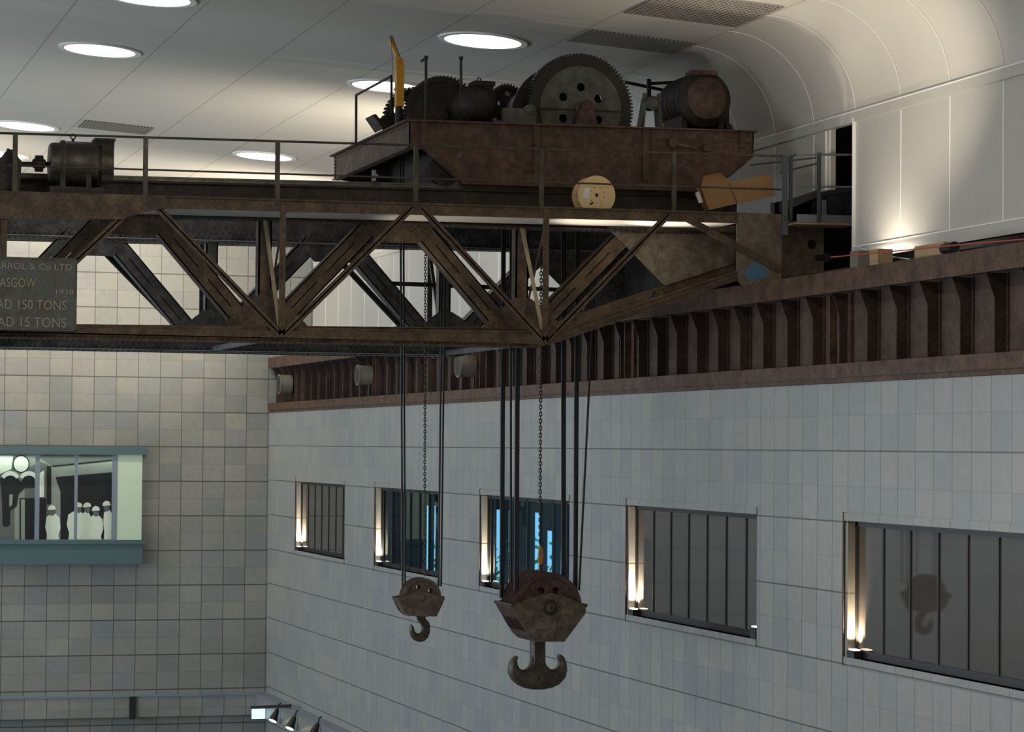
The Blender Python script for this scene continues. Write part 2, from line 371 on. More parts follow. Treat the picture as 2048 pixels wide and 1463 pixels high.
mb.box(XU-0.05, XU+0.1, -4, 46.70, 3.60, 3.84); mb.box(XU-0.05, XU+0.1, 51.0, YB, 3.60, 3.84)
mb.box(XU-0.05, XU+0.1, -4, YB, 6.22, 6.42)
struct(mb.build('trim_1', 'panel'))
# dark void behind the opening and below the panels
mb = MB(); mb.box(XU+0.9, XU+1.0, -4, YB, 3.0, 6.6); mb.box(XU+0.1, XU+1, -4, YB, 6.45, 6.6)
mb.box(XW+1.5, 22, -4, YB, 2.95, 3.08)  # unseen slab added to stop sky light leaking up behind the girder
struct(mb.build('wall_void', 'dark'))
# cove and ceiling
mb = MB(); r = 1.83; n = 16; t = 0.12
arc = [(XU-r+r*math.cos(a), 6.33+r*math.sin(a)) for a in [math.pi/2*k/n for k in range(n+1)]]
arco = [(XU-r+(r+t)*math.cos(a), 6.33+(r+t)*math.sin(a)) for a in [math.pi/2*k/n for k in range(n+1)]]
mb.plate(arc+arco[::-1], -4, YB)
cv = struct(mb.build('trim_2', 'ceiling', smooth=True)); cv.name = 'ceiling_cove'
mb = MB()
for k in range(-22, 24):
    y = 48.71+2.045*k
    q = [(XU-r+(r-0.008)*math.cos(a), 6.33+(r-0.008)*math.sin(a)) for a in [math.pi/2*k2/n for k2 in range(n+1)]]
    mb.plate(q+[(c[0]+0.02*math.cos(math.atan2(c[1]-6.33, c[0]-XU+r)), c[1]+0.02*math.sin(math.atan2(c[1]-6.33, c[0]-XU+r))) for c in q[::-1]], y-0.008, y+0.008)
struct(mb.build('trim_3', 'panel_edge'))
xt = XU-r; top = CEILZ(0)
mb = MB(); mb.plate([(xt, 8.16), (0, top), (-xt, 8.16), (-XU-0.1, 6.4), (-XU-0.1, 6.8), (-xt, 8.46), (0, top+0.3), (xt, 8.46)], -4, YB)
struct(mb.build('ceiling', 'ceiling'))
# bulkhead ledge low on the back and side walls
zl = -9.0
mb = MB(); mb.box(-19, XW-0.0, YB-0.45, YB, zl-0.72, zl); mb.box(XW-0.45, XW, 60, YB-0.45, zl-0.72, zl)
struct(mb.build('trim_4', 'tile_back')); bpy.data.objects['trim_4'].name = 'trim_4'
mb = MB(); mb.box(-19, XW-0.0, YB-0.49, YB, zl, zl+0.05); mb.box(XW-0.49, XW, 60, YB-0.45, zl, zl+0.05)
struct(mb.build('trim_5', 'mullion'))

# windows of the side wall
wnames = {1: 5, 2: 4, 3: 3, 4: 2, 5: 1}
for k, (a, b_) in enumerate(WY[1:]):
    idx = wnames[k+1]; clear = idx in (2, 3)
    base = (XW, (a+b_)/2, WZ0)
    w = bpy.data.objects.new('window_%d' % idx, None); COL.objects.link(w); w.location = Vector(base)+Vector((0, 0, CZ)); w['_b'] = base; struct(w)
    xg = XW+0.17
    fr = MB(); fr.box(xg-0.03, xg+0.05, a, b_, WZ0, WZ0+0.13); fr.box(xg-0.03, xg+0.05, a, b_, WZ1-0.10, WZ1); fr.box(xg-0.03, xg+0.05, b_-0.07, b_, WZ0, WZ1); fr.box(xg-0.03, xg+0.05, a, a+0.07, WZ0, WZ1)
    fr.build('window_frame', 'frame', w)
    gl = MB(); gl.box(xg, xg+0.012, a, b_, WZ0, WZ1); gl.build('window_pane', 'clear' if clear else 'glass', w)
    for j in range(7):
        y = b_-(0.07 if not clear else (0.34 if idx == 2 else 0.36))-1.085*j
        if y < a+0.1: break
        m_ = MB(); m_.box(xg-(0.03 if clear else 0.022), xg+(0.11 if clear else 0.0), y-0.026, y+0.026, WZ0, WZ1); m_.build('mullion', 'frame', w)
    tr = MB()      # pale stone surround standing slightly proud
    tr.box(XW-0.03, XW+0.14, a-0.02, b_+0.12, WZ1, WZ1+0.14); tr.box(XW-0.03, XW+0.14, a-0.02, b_+0.12, WZ0-0.14, WZ0)
    tr.build('window_surround', 'tile_side', w)
    e = MB(); e.box(XW-0.035, XW-0.005, b_+0.10, b_+0.15, WZ0-0.15, WZ1+0.15); e.build('corner_strip', 'web', w)
    # uplight in the far lower corner of the reveal
    where = {5: 'of the rightmost window', 4: 'of the second window from right', 3: 'of the window behind the big hook', 2: 'of the window behind the small hook', 1: 'of the smallest window'}[idx]
    L = thing('reveal_uplight', 'small black uplight glowing in the left lower corner '+where, 'uplight', (XW+0.06, b_-0.15, WZ0+0.0))
    q = MB(); q.box(XW-0.02, XW+0.13, b_-0.34, b_-0.02, WZ0, WZ0+0.13); q.build('lamp_housing', 'black', L)
    q = MB(); q.box(XW+0.0, XW+0.11, b_-0.30, b_-0.06, WZ0+0.13, WZ0+0.15); q.build('lamp_lens', 'lamp_small', L)
    lamp('reveal_beam', 'SPOT', (XW+0.07, b_-0.22, WZ0+0.17), 480, WARM, target=(XW+0.09, b_+0.02, WZ0+1.0), spot_size=1.5, spot_blend=0.9, shadow_soft_size=0.03)
L = thing('reveal_uplight', 'tiny black uplight in the right lower corner of a barred window', 'uplight', (XW+0.06, WY[2][0]+0.15, WZ0))
q = MB(); q.box(XW-0.02, XW+0.13, WY[2][0]+0.02, WY[2][0]+0.3, WZ0, WZ0+0.22); q.build('lamp_housing', 'black', L)
q = MB(); q.box(XW, XW+0.1, WY[2][0]+0.05, WY[2][0]+0.26, WZ0+0.22, WZ0+0.24); q.build('lamp_lens', 'lamp_small', L)
q = MB(); q.box(XW+0.17, XW+0.182, WY[0][0], WY[0][1], WZ0, WZ1); w6 = struct(q.build('window_6', 'glass'))
q = MB(); q.box(XW+0.10, XW+0.25, WY[0][1]-0.1, WY[0][1], WZ0, WZ1); q.box(XW+0.10, XW+0.25, WY[0][0], WY[0][1], WZ0, WZ0+0.12); struct(q.build('trim_7', 'frame'))
# outdoors, seen through the two clear windows: a colonnade with the sky between its piers
XO = 23.0
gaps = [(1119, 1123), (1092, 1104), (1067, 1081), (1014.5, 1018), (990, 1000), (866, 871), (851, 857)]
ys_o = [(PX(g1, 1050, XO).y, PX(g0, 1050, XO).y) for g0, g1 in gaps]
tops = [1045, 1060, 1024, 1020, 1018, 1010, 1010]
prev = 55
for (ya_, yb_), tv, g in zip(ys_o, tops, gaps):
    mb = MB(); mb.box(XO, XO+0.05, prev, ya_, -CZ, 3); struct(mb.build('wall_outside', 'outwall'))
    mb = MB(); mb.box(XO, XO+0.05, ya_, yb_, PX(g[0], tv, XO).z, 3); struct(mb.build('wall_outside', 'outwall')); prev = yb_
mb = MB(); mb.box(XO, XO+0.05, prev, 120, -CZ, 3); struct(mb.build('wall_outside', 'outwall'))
for k, (x, y, z, s_) in enumerate(((27.0, 89.5, -6.2, 3.0), (30.5, 112, -7.5, 3.4))):
    m_ = MB()
    for i in range(900):
        d = Vector((random.gauss(0, 1), random.gauss(0, 1), random.gauss(0, 1))).normalized()*random.random()**0.4*s_
        p = Vector((x, y, z))+d; a1 = Vector((random.gauss(0, 1), random.gauss(0, 1), random.gauss(0, 1))).normalized()*0.16; a2 = a1.orthogonal().normalized()*0.09
        m_.add([p-a1, p+a2, p+a1, p-a2], [(0, 1, 2, 3)])
    T = thing('tree', ['leafy green tree outside the window behind the big hook block', 'leafy green tree outside the window behind the small hook block'][k], 'tree', (x, y, -CZ))
    m_.build('foliage', 'leaf', T); m_ = MB(); m_.tube([(x, y, -CZ), (x+0.1, y, z)], 0.2, 8, r1=0.1); m_.build('trunk', 'timber', T)

# ceiling lamps
def clight(x, y, where):
    z = CEILZ(x); L = thing('ceiling_light', 'round lit recessed ceiling light '+where, 'ceiling light', (x, y, z), 'round ceiling lights')
    nrm = Vector((CS, 0, 1)).normalized()
    def rg(r0, r1, off, m, nm, h=0.03):
        q = MB(); t1 = Vector((1, 0, -CS)).normalized(); t2 = Vector((0, 1, 0)); vs = []; n = 48
        for hh in (off, off+h):
            for rr in (r0, r1):
                for k in range(n): an = 2*math.pi*k/n; vs.append(Vector((x, y, z))+t1*math.cos(an)*rr+t2*math.sin(an)*rr-nrm*hh)
        fs = []
        for k in range(n):
            k2 = (k+1) % n
            for i, j in ((0, 1), (1, 3), (3, 2), (2, 0)): fs.append((i*n+k, i*n+k2, j*n+k2, j*n+k))
        q.add(vs, fs); q.build(nm, m, L, smooth=True)
    rg(0.80, 0.93, 0.0, 'panel_edge', 'trim_ring', 0.035)
    rg(0.001, 0.80, 0.0, 'lamp', 'diffuser', 0.012)
    return L
clight(14.82, 53.06, 'above the large gear of the trolley')
clight(14.6, 60.65, 'partly behind the yellow jib crane')
clight(14.78, 76.5, 'between the trolley and the second railing post')
clight(14.9, 84.5, 'half hidden behind the crane beam, furthest along the row')
clight(7.88, 52.9, 'cut by the top edge of the photo')
clight(7.86, 60.35, 'alone in the upper left of the ceiling')
clight(7.8, 75.6, 'cut by the left edge, above the railing')
clight(7.8, 83.4, 'low at the left edge behind the gearbox')
for (x0, x1, y0, y1, w) in ((9.1, 11.0, 72.9, 74.5, 'above the left motor'), (16.22, 18.5, 45.6, 48.1, 'at the top beside the bright cove'), (16.25, 18.5, 50.35, 51.8, 'in shade above the large gear')):
    q = MB(); q.add([(x, y, CEILZ(x)-o) for o in (0.0, 0.03) for x in (x0, x1) for y in (y0, y1)], [(0, 1, 3, 2), (4, 6, 7, 5), (0, 4, 5, 1), (2, 3, 7, 6), (0, 2, 6, 4), (1, 5, 7, 3)])
    tag(q.build('ceiling_vent', 'vent', at=(x0, y0, CEILZ(x0))), 'dark perforated rectangular ceiling grille '+w, 'vent', 'ceiling grilles')

# ================================================================ RUNWAY GIRDER
G = thing('runway_girder', 'long riveted rust-red plate girder lying along the top of the tiled side wall', 'girder', (XW, 66, 1.2))
GY0, GY1 = 24, YB-0.1
q = MB(); q.box(XW-0.06, XW+1.5, GY0, GY1, 3.10, 3.17); q.box(XW-0.06, XW+0.05, GY0, GY1, 2.79, 3.10); q.build('top_flange', 'rust', G)
q = MB(); q.box(XW-0.07, XW+0.45, GY0, GY1, 1.45, 1.52); q.box(XW-0.07, XW+0.0, GY0, GY1, 1.27, 1.45); q.build('bottom_flange', 'rust', G)
q = MB(); q.box(XW-0.03, XW+0.45, GY0, GY1, 1.18, 1.27); q.build('bearing_plate', 'rust', G)
q = MB(); q.box(XW+0.37, XW+0.45, GY0, GY1, 1.52, 3.10); q.build('web_plate', 'web', G)
y = 37.95; k = 0
ys = []
while y < GY1-0.2: ys.append(y); y += 1.22
y = 37.95-1.22
while y > 30: ys.append(y); y -= 1.22
for y in sorted(ys):
    q = MB(); q.plate([(XW+0.37, 1.52), (XW+0.15, 1.52), (XW+0.15, 2.40), (XW+0.0, 2.79), (XW+0.37, 2.79)], y-0.012, y+0.012)
    q.box(XW+0.34, XW+0.37, y-0.09, y, 1.52, 2.79)
    for i in range(9 if y < 60 else 0): q.rivet((XW+0.285, y-0.012, 1.62+0.125*i), 0.017)
    q.build('stiffener', 'stiff', G)
for y in (44.4, 56.3, 68.2, 80.1, 92.0):
    q = MB(); q.box(XW+0.16, XW+0.37, y-0.30, y-0.26, 1.52, 2.79); q.box(XW+0.16, XW+0.37, y+0.1, y+0.14, 1.52, 2.79); q.box(XW+0.30, XW+0.38, y-0.5, y+0.35, 1.52, 2.79)
    for i in range(10):
        for dy in (-0.42, 0.26): q.rivet((XW+0.30, y+dy, 1.6+0.125*i), 0.018, (-1, 0, 0))
    q.build('splice_plate', 'rust', G)
q = MB(); q.box(XW+0.72, XW+0.82, 30, YB-0.1, 3.17, 3.33); tag(q.build('crane_rail', 'dark', at=(XW+0.7, 60, 3.17)), 'dark steel crane rail on top of the rust-red runway girder', 'rail')
for (u, v, X, r_, w) in ((567, 768, XW+0.05, 0.33, 'nearest the back wall'), (725, 750, XW+0.05, 0.30, 'middle one of three'), (928, 731, XW+0.05, 0.30, 'nearest the crane')):
    p = PX(u, v, XW-0.1); T = thing('lamp_drum', 'short pale grey open drum fixed to the rusty girder, '+w, 'drum', (p.x, p.y, p.z), 'grey drums on the runway girder')
    n = 24; q = MB()
    a = Vector((0.97, 0.02, 0.0)).normalized()
    q.tube_prof([(p-a*0.17, r_), (p+a*0.27, r_)], n); q.tube_prof([(p-a*0.18, r_+0.02), (p-a*0.13, r_+0.02)], n); q.build('casing', 'pipe', T, smooth=True)
    q = MB(); q.tube_prof([(p-a*0.186, r_*0.92), (p-a*0.178, r_*0.92)], n); q.build('opening', 'black', T)

# ================================================================ BRIDGE CRANE
Y0, Y1, Y2, Y3 = 48.0, 49.4, 55.2, 56.8
CRN = thing('bridge_crane', 'long brown riveted travelling bridge crane of two lattice girders spanning the hall', 'crane', (12, 52, 0.9))
def lz(u0, v0, u1, v1, Y):
    a, b_ = XZ(u0, v0, Y), XZ(u1, v1, Y); s_ = (b_[1]-a[1])/(b_[0]-a[0])
    return lambda x: a[1]+s_*(x-a[0])
XS = -8.0                                 # where the modelled part of the span stops, far outside the frame
def beam_xz(m_, zt, zb, x0, x1, y0, y1): m_.plate([(x0, zb(x0)), (x1, zb(x1)), (x1, zt(x1)), (x0, zt(x0))], y0, y1)
def diag(m_, p0, p1, w, y0, y1):
    a = Vector((p1[0]-p0[0], p1[1]-p0[1])).normalized(); n = Vector((-a.y, a.x))*w/2
    m_.plate([(p0[0]+n.x, p0[1]+n.y), (p1[0]+n.x, p1[1]+n.y), (p1[0]-n.x, p1[1]-n.y), (p0[0]-n.x, p0[1]-n.y)], y0, y1)
X565, X1090 = XZ(564, 600, Y0)[0], XZ(1091, 600, Y0)[0]; BAY = X1090-X565
tzt, tzb = lz(199, 387.5, 1472, 424.5, Y0), lz(334, 416.5, 1472, 446, Y0)
bzt, bzb = lz(626, 654.5, 1090, 661, Y0), lz(600, 676, 1063, 687, Y0)
xend = XZ(1475, 500, Y0)[0]
def light_truss(Y, m, front):
    sgn = 1 if front else -1; ya, yb = (Y, Y+0.10) if front else (Y-0.10, Y)
    q = MB(); beam_xz(q, tzt, tzb, XS, xend, Y-0.01, Y+0.04)
    zt0 = lambda x: tzt(x)+0.0; q.plate([(XS, tzt(XS)-0.03), (xend, tzt(xend)-0.03), (xend, tzt(xend)), (XS, tzt(XS))], Y-0.05 if front else Y-0.1, Y+0.12); q.build('top_chord', m, CRN)
    q = MB(); beam_xz(q, lambda x: bzt(x)-0.065, bzb, XS, X1090, ya, ya+0.03); q.plate([(XS, bzt(XS)-0.065), (X1090, bzt(X1090)-0.065), (X1090, bzt(X1090)), (XS, bzt(XS))], ya+0.07, yb+0.1)
    a = (X1090-0.08, bzb(X1090)+0.0); e = XZ(1475, 559, Y0)
    q.plate([(X1090, bzt(X1090)-0.08), (X1090, bzb(X1090)), (X1090+0.1, bzb(X1090)), (e[0], e[1]), (e[0], e[1]+0.16), (X1090+0.15, bzt(X1090)-0.05)], ya, ya+0.03)
    q.plate([(X1090+0.1, bzb(X1090)-0.01), (e[0], e[1]-0.01), (e[0], e[1]+0.01), (X1090+0.1, bzb(X1090)+0.01)], ya-0.05, ya+0.12)
    q.plate([(X1090+0.15, bzt(X1090)-0.06), (e[0], e[1]+0.15), (e[0], e[1]+0.17), (X1090+0.15, bzt(X1090)-0.04)], ya-0.03, ya+0.12)
    if front:
        for i in range(90):
            x = 5+i*0.11
            if int(i/6) % 3 == 1: q.rivet((x, ya, (bzb(x)+bzt(x))/2-0.0), 0.014)
    q.build('bottom_chord', m, CRN)
    for k in range(-3, 2):
        xb = X565+BAY*k; w = 0.11
        q = MB(); q.box(xb-w/2, xb+w/2, ya-0.02, ya+0.02, bzb(xb)+0.01, tzt(xb)); q.box(xb+w/2-0.02, xb+w/2, ya, ya+0.1, bzb(xb)+0.01, tzt(xb)); q.build('lattice_post', m, CRN)
        xa = xb-BAY/2+0.02
        for s_ in (-1, 1):
            if k == -3 and s_ < 0: continue
            q = MB(); xt_ = xb+s_*(BAY/2-0.08)
            diag(q, (xt_, tzt(xt_)-0.08), (xb+s_*0.03, bzb(xb)+0.06), 0.13, ya-0.02, ya)
            diag(q, (xt_+s_*0.0, tzt(xt_)-0.08), (xb+s_*0.03, bzb(xb)+0.06), 0.025, ya-0.02, ya+0.08)
            q.build('diagonal_brace', m, CRN)

    q = MB(); a_, b2 = XZ(1360, 430, Y0), XZ(1560, 540, Y0); diag(q, a_, b2, 0.13, ya-0.03, ya-0.01); q.build('diagonal_brace', m, CRN)
light_truss(Y0, 'crane', True)
light_truss(Y3, 'crane_back', False)
# deeper walkway fascia at the left end, tapering away
q = MB(); q.plate([XZ(-300, 380, Y0), XZ(-300, 436, Y0), XZ(245, 439, Y0), XZ(285, 425, Y0), XZ(330, 416, Y0), XZ(330, 392, Y0)], Y0-0.075, Y0-0.055); q.build('fascia_plate', 'crane', CRN)
# heavy lattice girders
hb = [XZ(530, 650, Y1)[0], XZ(1045, 650, Y1)[0]]; HB = hb[1]-hb[0]
ht = [XZ(267, 455, Y1)[0], XZ(793, 455, Y1)[0]]
hzt, hzb = lz(0, 354, 1340, 388, Y1), lz(430, 437, 1240, 462, Y1)
gzt, gzb = lz(500, 651, 1000, 655, Y1), lz(300, 680, 1000, 693, Y1)
re0, re1 = XZ(1097, 648, Y1), XZ(1472, 521, Y1)
def heavy_truss(Y, m, front):
    ya, yb = Y, Y+0.42
    xe = XZ(1475, 500, Y1)[0]
    q = MB(); beam_xz(q, hzt, hzb, XS, xe, ya+0.05, ya+0.08); beam_xz(q, hzt, hzb, XS, xe, yb-0.08, yb-0.05)
    q.plate([(XS, hzt(XS)-0.04), (xe, hzt(xe)-0.04), (xe, hzt(xe)), (XS, hzt(XS))], ya-0.04, yb+0.04)
    q.plate([(XS, hzb(XS)), (xe, hzb(xe)), (xe, hzb(xe)+0.03), (XS, hzb(XS)+0.03)], ya-0.05, yb+0.05)
    x = 3.0
    while x < xe-0.3:
        q.rivet((x, ya-0.0, hzb(x)), 0.026, (0, 0, -1)); q.rivet((x, ya-0.02, hzb(x)+0.03), 0.024, (0, 0, 1)); q.rivet((x, ya+0.05, hzb(x)+0.085), 0.026)
        if (int(x*1.25) % 3) != 1: q.rivet((x+0.05, ya+0.05, hzb(x)+0.20), 0.026)
        if (int(x*1.25) % 3) == 0: q.rivet((x, ya+0.05, hzb(x)+0.30), 0.026)
        x += 0.125
    q.build('top_chord', 'crane_dark' if front else m, CRN)
    if not front:
        q = MB(); q.plate([(XS, hzb(XS)+0.03), (xe, hzb(xe)+0.03), (xe, hzb(xe)+0.045), (XS, hzb(XS)+0.045)], ya-0.055, ya+0.03); q.plate([(XS, gzb(XS)+0.02), (hb[1], gzb(hb[1])+0.02), (hb[1], gzb(hb[1])+0.035), (XS, gzb(XS)+0.035)], ya-0.065, ya+0.03); q.build('flange_highlight', 'flange', CRN)  # added strips that carry the painted highlight along the flanges
    q = MB(); q.plate([(XS, hzt(XS)), (xe, hzt(xe)), (xe, hzt(xe)+0.09), (XS, hzt(XS)+0.09)], ya+0.16, ya+0.23); q.plate([(XS, hzt(XS)+0.07), (xe, hzt(xe)+0.07), (xe, hzt(xe)+0.10), (XS, hzt(XS)+0.10)], ya+0.14, ya+0.25); q.build('trolley_rail', 'railtop', CRN)
    q = MB(); xn = hb[1]+0.15
    beam_xz(q, gzt, gzb, XS, xn, ya+0.05, ya+0.09); beam_xz(q, gzt, gzb, XS, xn, yb-0.09, yb-0.05)
    for zf in (gzb, lambda x: gzt(x)-0.02): q.plate([(XS, zf(XS)), (xn, zf(xn)), (xn, zf(xn)+0.02), (XS, zf(XS)+0.02)], ya-0.06, yb+0.06)
    x = 3.0
    while x < xn:
        q.rivet((x, ya-0.02, gzb(x)), 0.026, (0, 0, -1)); q.rivet((x, ya-0.03, gzb(x)+0.02), 0.02, (0, 0, 1)); q.rivet((x+0.05, ya+0.05, gzb(x)+0.07), 0.024)
        if (int(x*0.8) % 2) == 0: q.rivet((x, ya+0.05, gzb(x)+0.15), 0.024)
        x += 0.115
    q.build('bottom_chord', m, CRN)
    q = MB(); th = 0.34
    q.plate([(xn, gzt(xn)), (xn, gzb(xn)), (xn+0.2, gzb(xn)), (re1[0], re1[1]-th), re1, re0], ya+0.05, ya+0.09)
    q.plate([(xn, gzt(xn)), (xn, gzb(xn)), (xn+0.2, gzb(xn)), (re1[0], re1[1]-th), re1, re0], yb-0.09, yb-0.05)
    for i in range(26):
        t_ = i/25; q.rivet((re0[0]+(re1[0]-re0[0])*(0.35+0.65*t_), ya+0.05, re0[1]+(re1[1]-re0[1])*(0.35+0.65*t_)-0.06-0.08*(i % 2)), 0.02)
    q.build('bottom_chord', m, CRN)
    for k in range(-3, 1):
        for j in range(2):
            pass
    def chan(p0, p1, w=0.36, slit=True):
        q = MB(); a = Vector((p1[0]-p0[0], p1[1]-p0[1])).normalized(); n = Vector((-a.y, a.x)); L = math.dist(p0, p1)
        for s_ in (-1, 1):
            c = n*(w/4+0.005)*s_; diag(q, (p0[0]+c.x, p0[1]+c.y), (p1[0]+c.x, p1[1]+c.y), w/2-0.01, ya+0.02, ya+0.05)
            e_ = n*(w/2-0.012)*s_; diag(q, (p0[0]+e_.x, p0[1]+e_.y), (p1[0]+e_.x, p1[1]+e_.y), 0.024, ya+0.02, yb-0.02)
            diag(q, (p0[0]+c.x, p0[1]+c.y), (p1[0]+c.x, p1[1]+c.y), w/2-0.01, yb-0.05, yb-0.02)
        for t0, t1 in ((0, .2), (.47, .57), (.82, 1.0)):
            P0 = (p0[0]+a.x*L*t0, p0[1]+a.y*L*t0); P1 = (p0[0]+a.x*L*t1, p0[1]+a.y*L*t1); diag(q, P0, P1, 0.05, ya+0.022, ya+0.048)
        q.build('diagonal_brace', m, CRN)
    for k in range(-3, 1):
        xt_ = ht[1]+HB*k; zt_ = hzb(xt_); xl, xr = hb[0]+HB*k, hb[1]+HB*k
        chan((xt_-0.42, zt_+0.03), (xl+0.16, gzt(xl)-0.02)); chan((xt_+0.42, zt_+0.03), (xr-0.32, gzt(xr)-0.02))
        q = MB(); q.plate([(xt_-0.72, zt_+0.05), (xt_-0.62, zt_-0.05), (xt_-0.36, zt_-0.35), (xt_+0.44, zt_-0.35), (xt_+0.64, zt_-0.15), (xt_+0.78, zt_+0.05)], ya+0.0, ya+0.02)
        for i in range(5):
            for s_ in (-1, 1): q.rivet((xt_+s_*(0.30+0.07*i), ya, zt_-0.16+0.05*(i % 3)), 0.02)
        q.build('gusset_plate', m, CRN)
    xt_ = XZ(1262, 458, Y1)[0]; xr = hb[1]; chan((xt_-0.05, hzb(xt_)-0.04), (xr+0.28, gzt(xr)-0.0))
    for k in range(-3, 2):
        xb = hb[0]+HB*k; zb_ = gzt(xb)
        q = MB()
        w = 0.25
        q.box(xb-w/2, xb+w/2, ya+0.06, ya+0.10, zb_-0.1, hzb(xb)); q.box(xb-w/2, xb-w/2+0.03, ya+0.06, yb-0.06, zb_-0.1, hzb(xb)); q.box(xb+w/2-0.03, xb+w/2, ya+0.06, yb-0.06, zb_-0.1, hzb(xb))
        q.build('lattice_post', m, CRN)
        q = MB(); q.plate([(xb-0.88, zb_-0.12), (xb-0.80, zb_), (xb-0.36, zb_+0.42), (xb-0.14, zb_+0.58), (xb+0.14, zb_+0.58), (xb+0.36, zb_+0.45), (xb+0.72, zb_+0.12), (xb+0.86, zb_-0.03), (xb+0.86, zb_-0.12)], ya-0.002, ya+0.02)
        for i in range(6):
            for dx in (-0.06, 0.06): q.rivet((xb+dx, ya-0.002, zb_+0.0+0.10*i), 0.021)
        for i in range(5):
            for j in range(2):
                q.rivet((xb-0.62+0.10*i+0.05*j, ya-0.002, zb_+0.0+0.085*i-0.09*j+0.05), 0.021); q.rivet((xb+0.62-0.10*i-0.05*j, ya-0.002, zb_+0.0+0.085*i-0.09*j+0.05), 0.021)
        for i in range(15): q.rivet((xb-0.8+0.115*i, ya-0.002, zb_-0.07), 0.02)
        q.build('gusset_plate', m, CRN)
    q = MB(); q.plate([XZ(1212, 452, Y1), XZ(1480, 452, Y1), XZ(1480, 523, Y1), XZ(1330, 571, Y1), XZ(1228, 468, Y1)], ya+0.0, ya+0.03); q.build('end_gusset', 'patina' if front else m, CRN)
heavy_truss(Y1, 'crane', True)
heavy_truss(Y2, 'crane_back', False)
# cross bracing between the lattice planes
def brace(p0, p1, m='crane', w=0.07, name='cross_brace'):
    q = MB(); q.bar(p0, p1, w, w*0.35, up=(0, 1, 0)); q.build(name, m, CRN)
for xb, dx in ((X565, 0.0), (X1090, 0.0)):
    xh = hb[0] if xb == X565 else hb[1]
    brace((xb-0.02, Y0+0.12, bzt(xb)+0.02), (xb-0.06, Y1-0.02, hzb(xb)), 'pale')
    brace((xb+0.05, Y0+0.12, tzb(xb)+0.02), (xb, Y1-0.02, gzt(xb)+0.2), 'crane', 0.04)
for xb in (X565-BAY, X565, X1090):
    q = MB(); q.box(xb-0.05, xb+0.05, Y1+0.42, Y2, gzb(xb)+0.02, gzb(xb)+0.12); q.build('cross_beam', 'crane_back', CRN)
    q = MB(); q.bar((xb, Y2+0.42, gzt(xb)), (xb, Y3, tzb(xb)), 0.07, 0.07); q.build('cross_brace', 'crane_back', CRN)
q = MB(); q.bar(PY(768, 566, 56.3), PY(1300, 586, 56.3), 0.09, 0.09); q.build('cross_beam', 'dark', CRN)
# walkway decks
q = MB(); q.plate([(XS, tzb(XS)-0.0), (xend, tzb(xend)-0.0), (xend, tzb(xend)+0.05), (XS, tzb(XS)+0.05)], Y0+0.05, Y1+0.04); q.build('walkway_deck', 'panel', CRN)
q = MB(); q.plate([(XS, tzb(XS)-0.0), (xend, tzb(xend)-0.0), (xend, tzb(xend)+0.05), (XS, tzb(XS)+0.05)], Y2+0.43, Y3-0.12); q.build('walkway_deck', 'crane_back', CRN)
# railing
rz1 = lz(0, 266, 1560, 312, Y0); rz2 = lz(0, 331, 1340, 374, Y0)
q = MB(); q.tube([(XS, Y0, rz1(XS)), XZ(1565, 312, Y0)[:1]+(Y0,)+XZ(1565, 312, Y0)[1:]], 0.022, 10); q.build('top_handrail', 'rail', CRN, smooth=True)
q = MB(); q.tube([(XS, Y0, rz2(XS)), XZ(1565, 379, Y0)[:1]+(Y0,)+XZ(1565, 379, Y0)[1:]], 0.018, 10); q.build('mid_handrail', 'rail', CRN, smooth=True)
for k in range(-4, 5):
    u = {0: 30, 1: 291, 2: 555, 3: 832, 4: 1083, 5: 1348}
    pass
for u in (-500, -235, 30, 291, 555, 832, 1083, 1348):
    x = XZ(u, 330, Y0)[0]; q = MB(); q.box(x-0.042, x+0.042, Y0-0.03, Y0+0.03, tzt(x)-0.12, rz1(x)+0.02); q.build('railing_post', 'rail', CRN)
# end plates of the near girder
q = MB(); q.plate([XZ(1474, 424, Y0), XZ(1563, 428, Y0), XZ(1563, 560, Y0), XZ(1545, 600, Y0), XZ(1500, 585, Y0), XZ(1474, 560, Y0)], Y0+0.0, Y0+0.04)
for u, v in ((1512, 470), (1512, 476), (1514, 520), (1514, 525)): x, z = XZ(u, v, Y0); q.rivet((x, Y0, z), 0.018)
ep = q.build('end_plate', 'patina', CRN)
q = MB(); q.plate([XZ(u, v, Y0) for u, v in ((1490, 550), (1492, 540), (1500, 527), (1513, 521), (1524, 528), (1534, 543), (1536, 553), (1510, 560), (1496, 560))], Y0-0.006, Y0+0.001); q.build('paint_patch', 'bluepaint', ep)
q = MB(); x0, z0 = XZ(1622, 489, Y0+0.5); q.plate([XZ(1560, 440, Y0+0.5), XZ(1646, 446, Y0+0.5), XZ(1646, 592, Y0+0.5), XZ(1560, 600, Y0+0.5)], Y0+0.46, Y0+0.52, holes=[circ((x0, z0), 0.095, 18)]); q.build('end_plate', 'patina', CRN)
xe0, xe1 = XZ(1490, 500, Y0)[0], XZ(1646, 500, Y0+0.5)[0]
q = MB(); q.box(xe0+0.35, xe1-0.05, Y0+0.55, Y3+0.3, 3.42, 4.35); q.build('end_carriage', 'dark', CRN)
q = MB(); q.box(xe0, xe0+0.06, Y1+0.4, Y3+0.2, 3.2, 4.35); q.build('end_carriage_web', 'dark', CRN)
for y in (Y0+1.0, Y3-0.6):
    q = MB(); q.lathe((XW+0.77, y, 3.33+0.3), [(-0.07, 0.34), (-0.05, 0.30), (0.05, 0.30), (0.07, 0.34)], 'x', 24); q.build('travel_wheel', 'dark', CRN, smooth=True)
q = MB(); p = PY(1655, 515, Y0+0.4); q.lathe(p, [(-0.25, 0.05), (-0.05, 0.05), (-0.05, 0.10), (0.05, 0.10)], 'x', 14); q.build('buffer', 'dark', CRN)
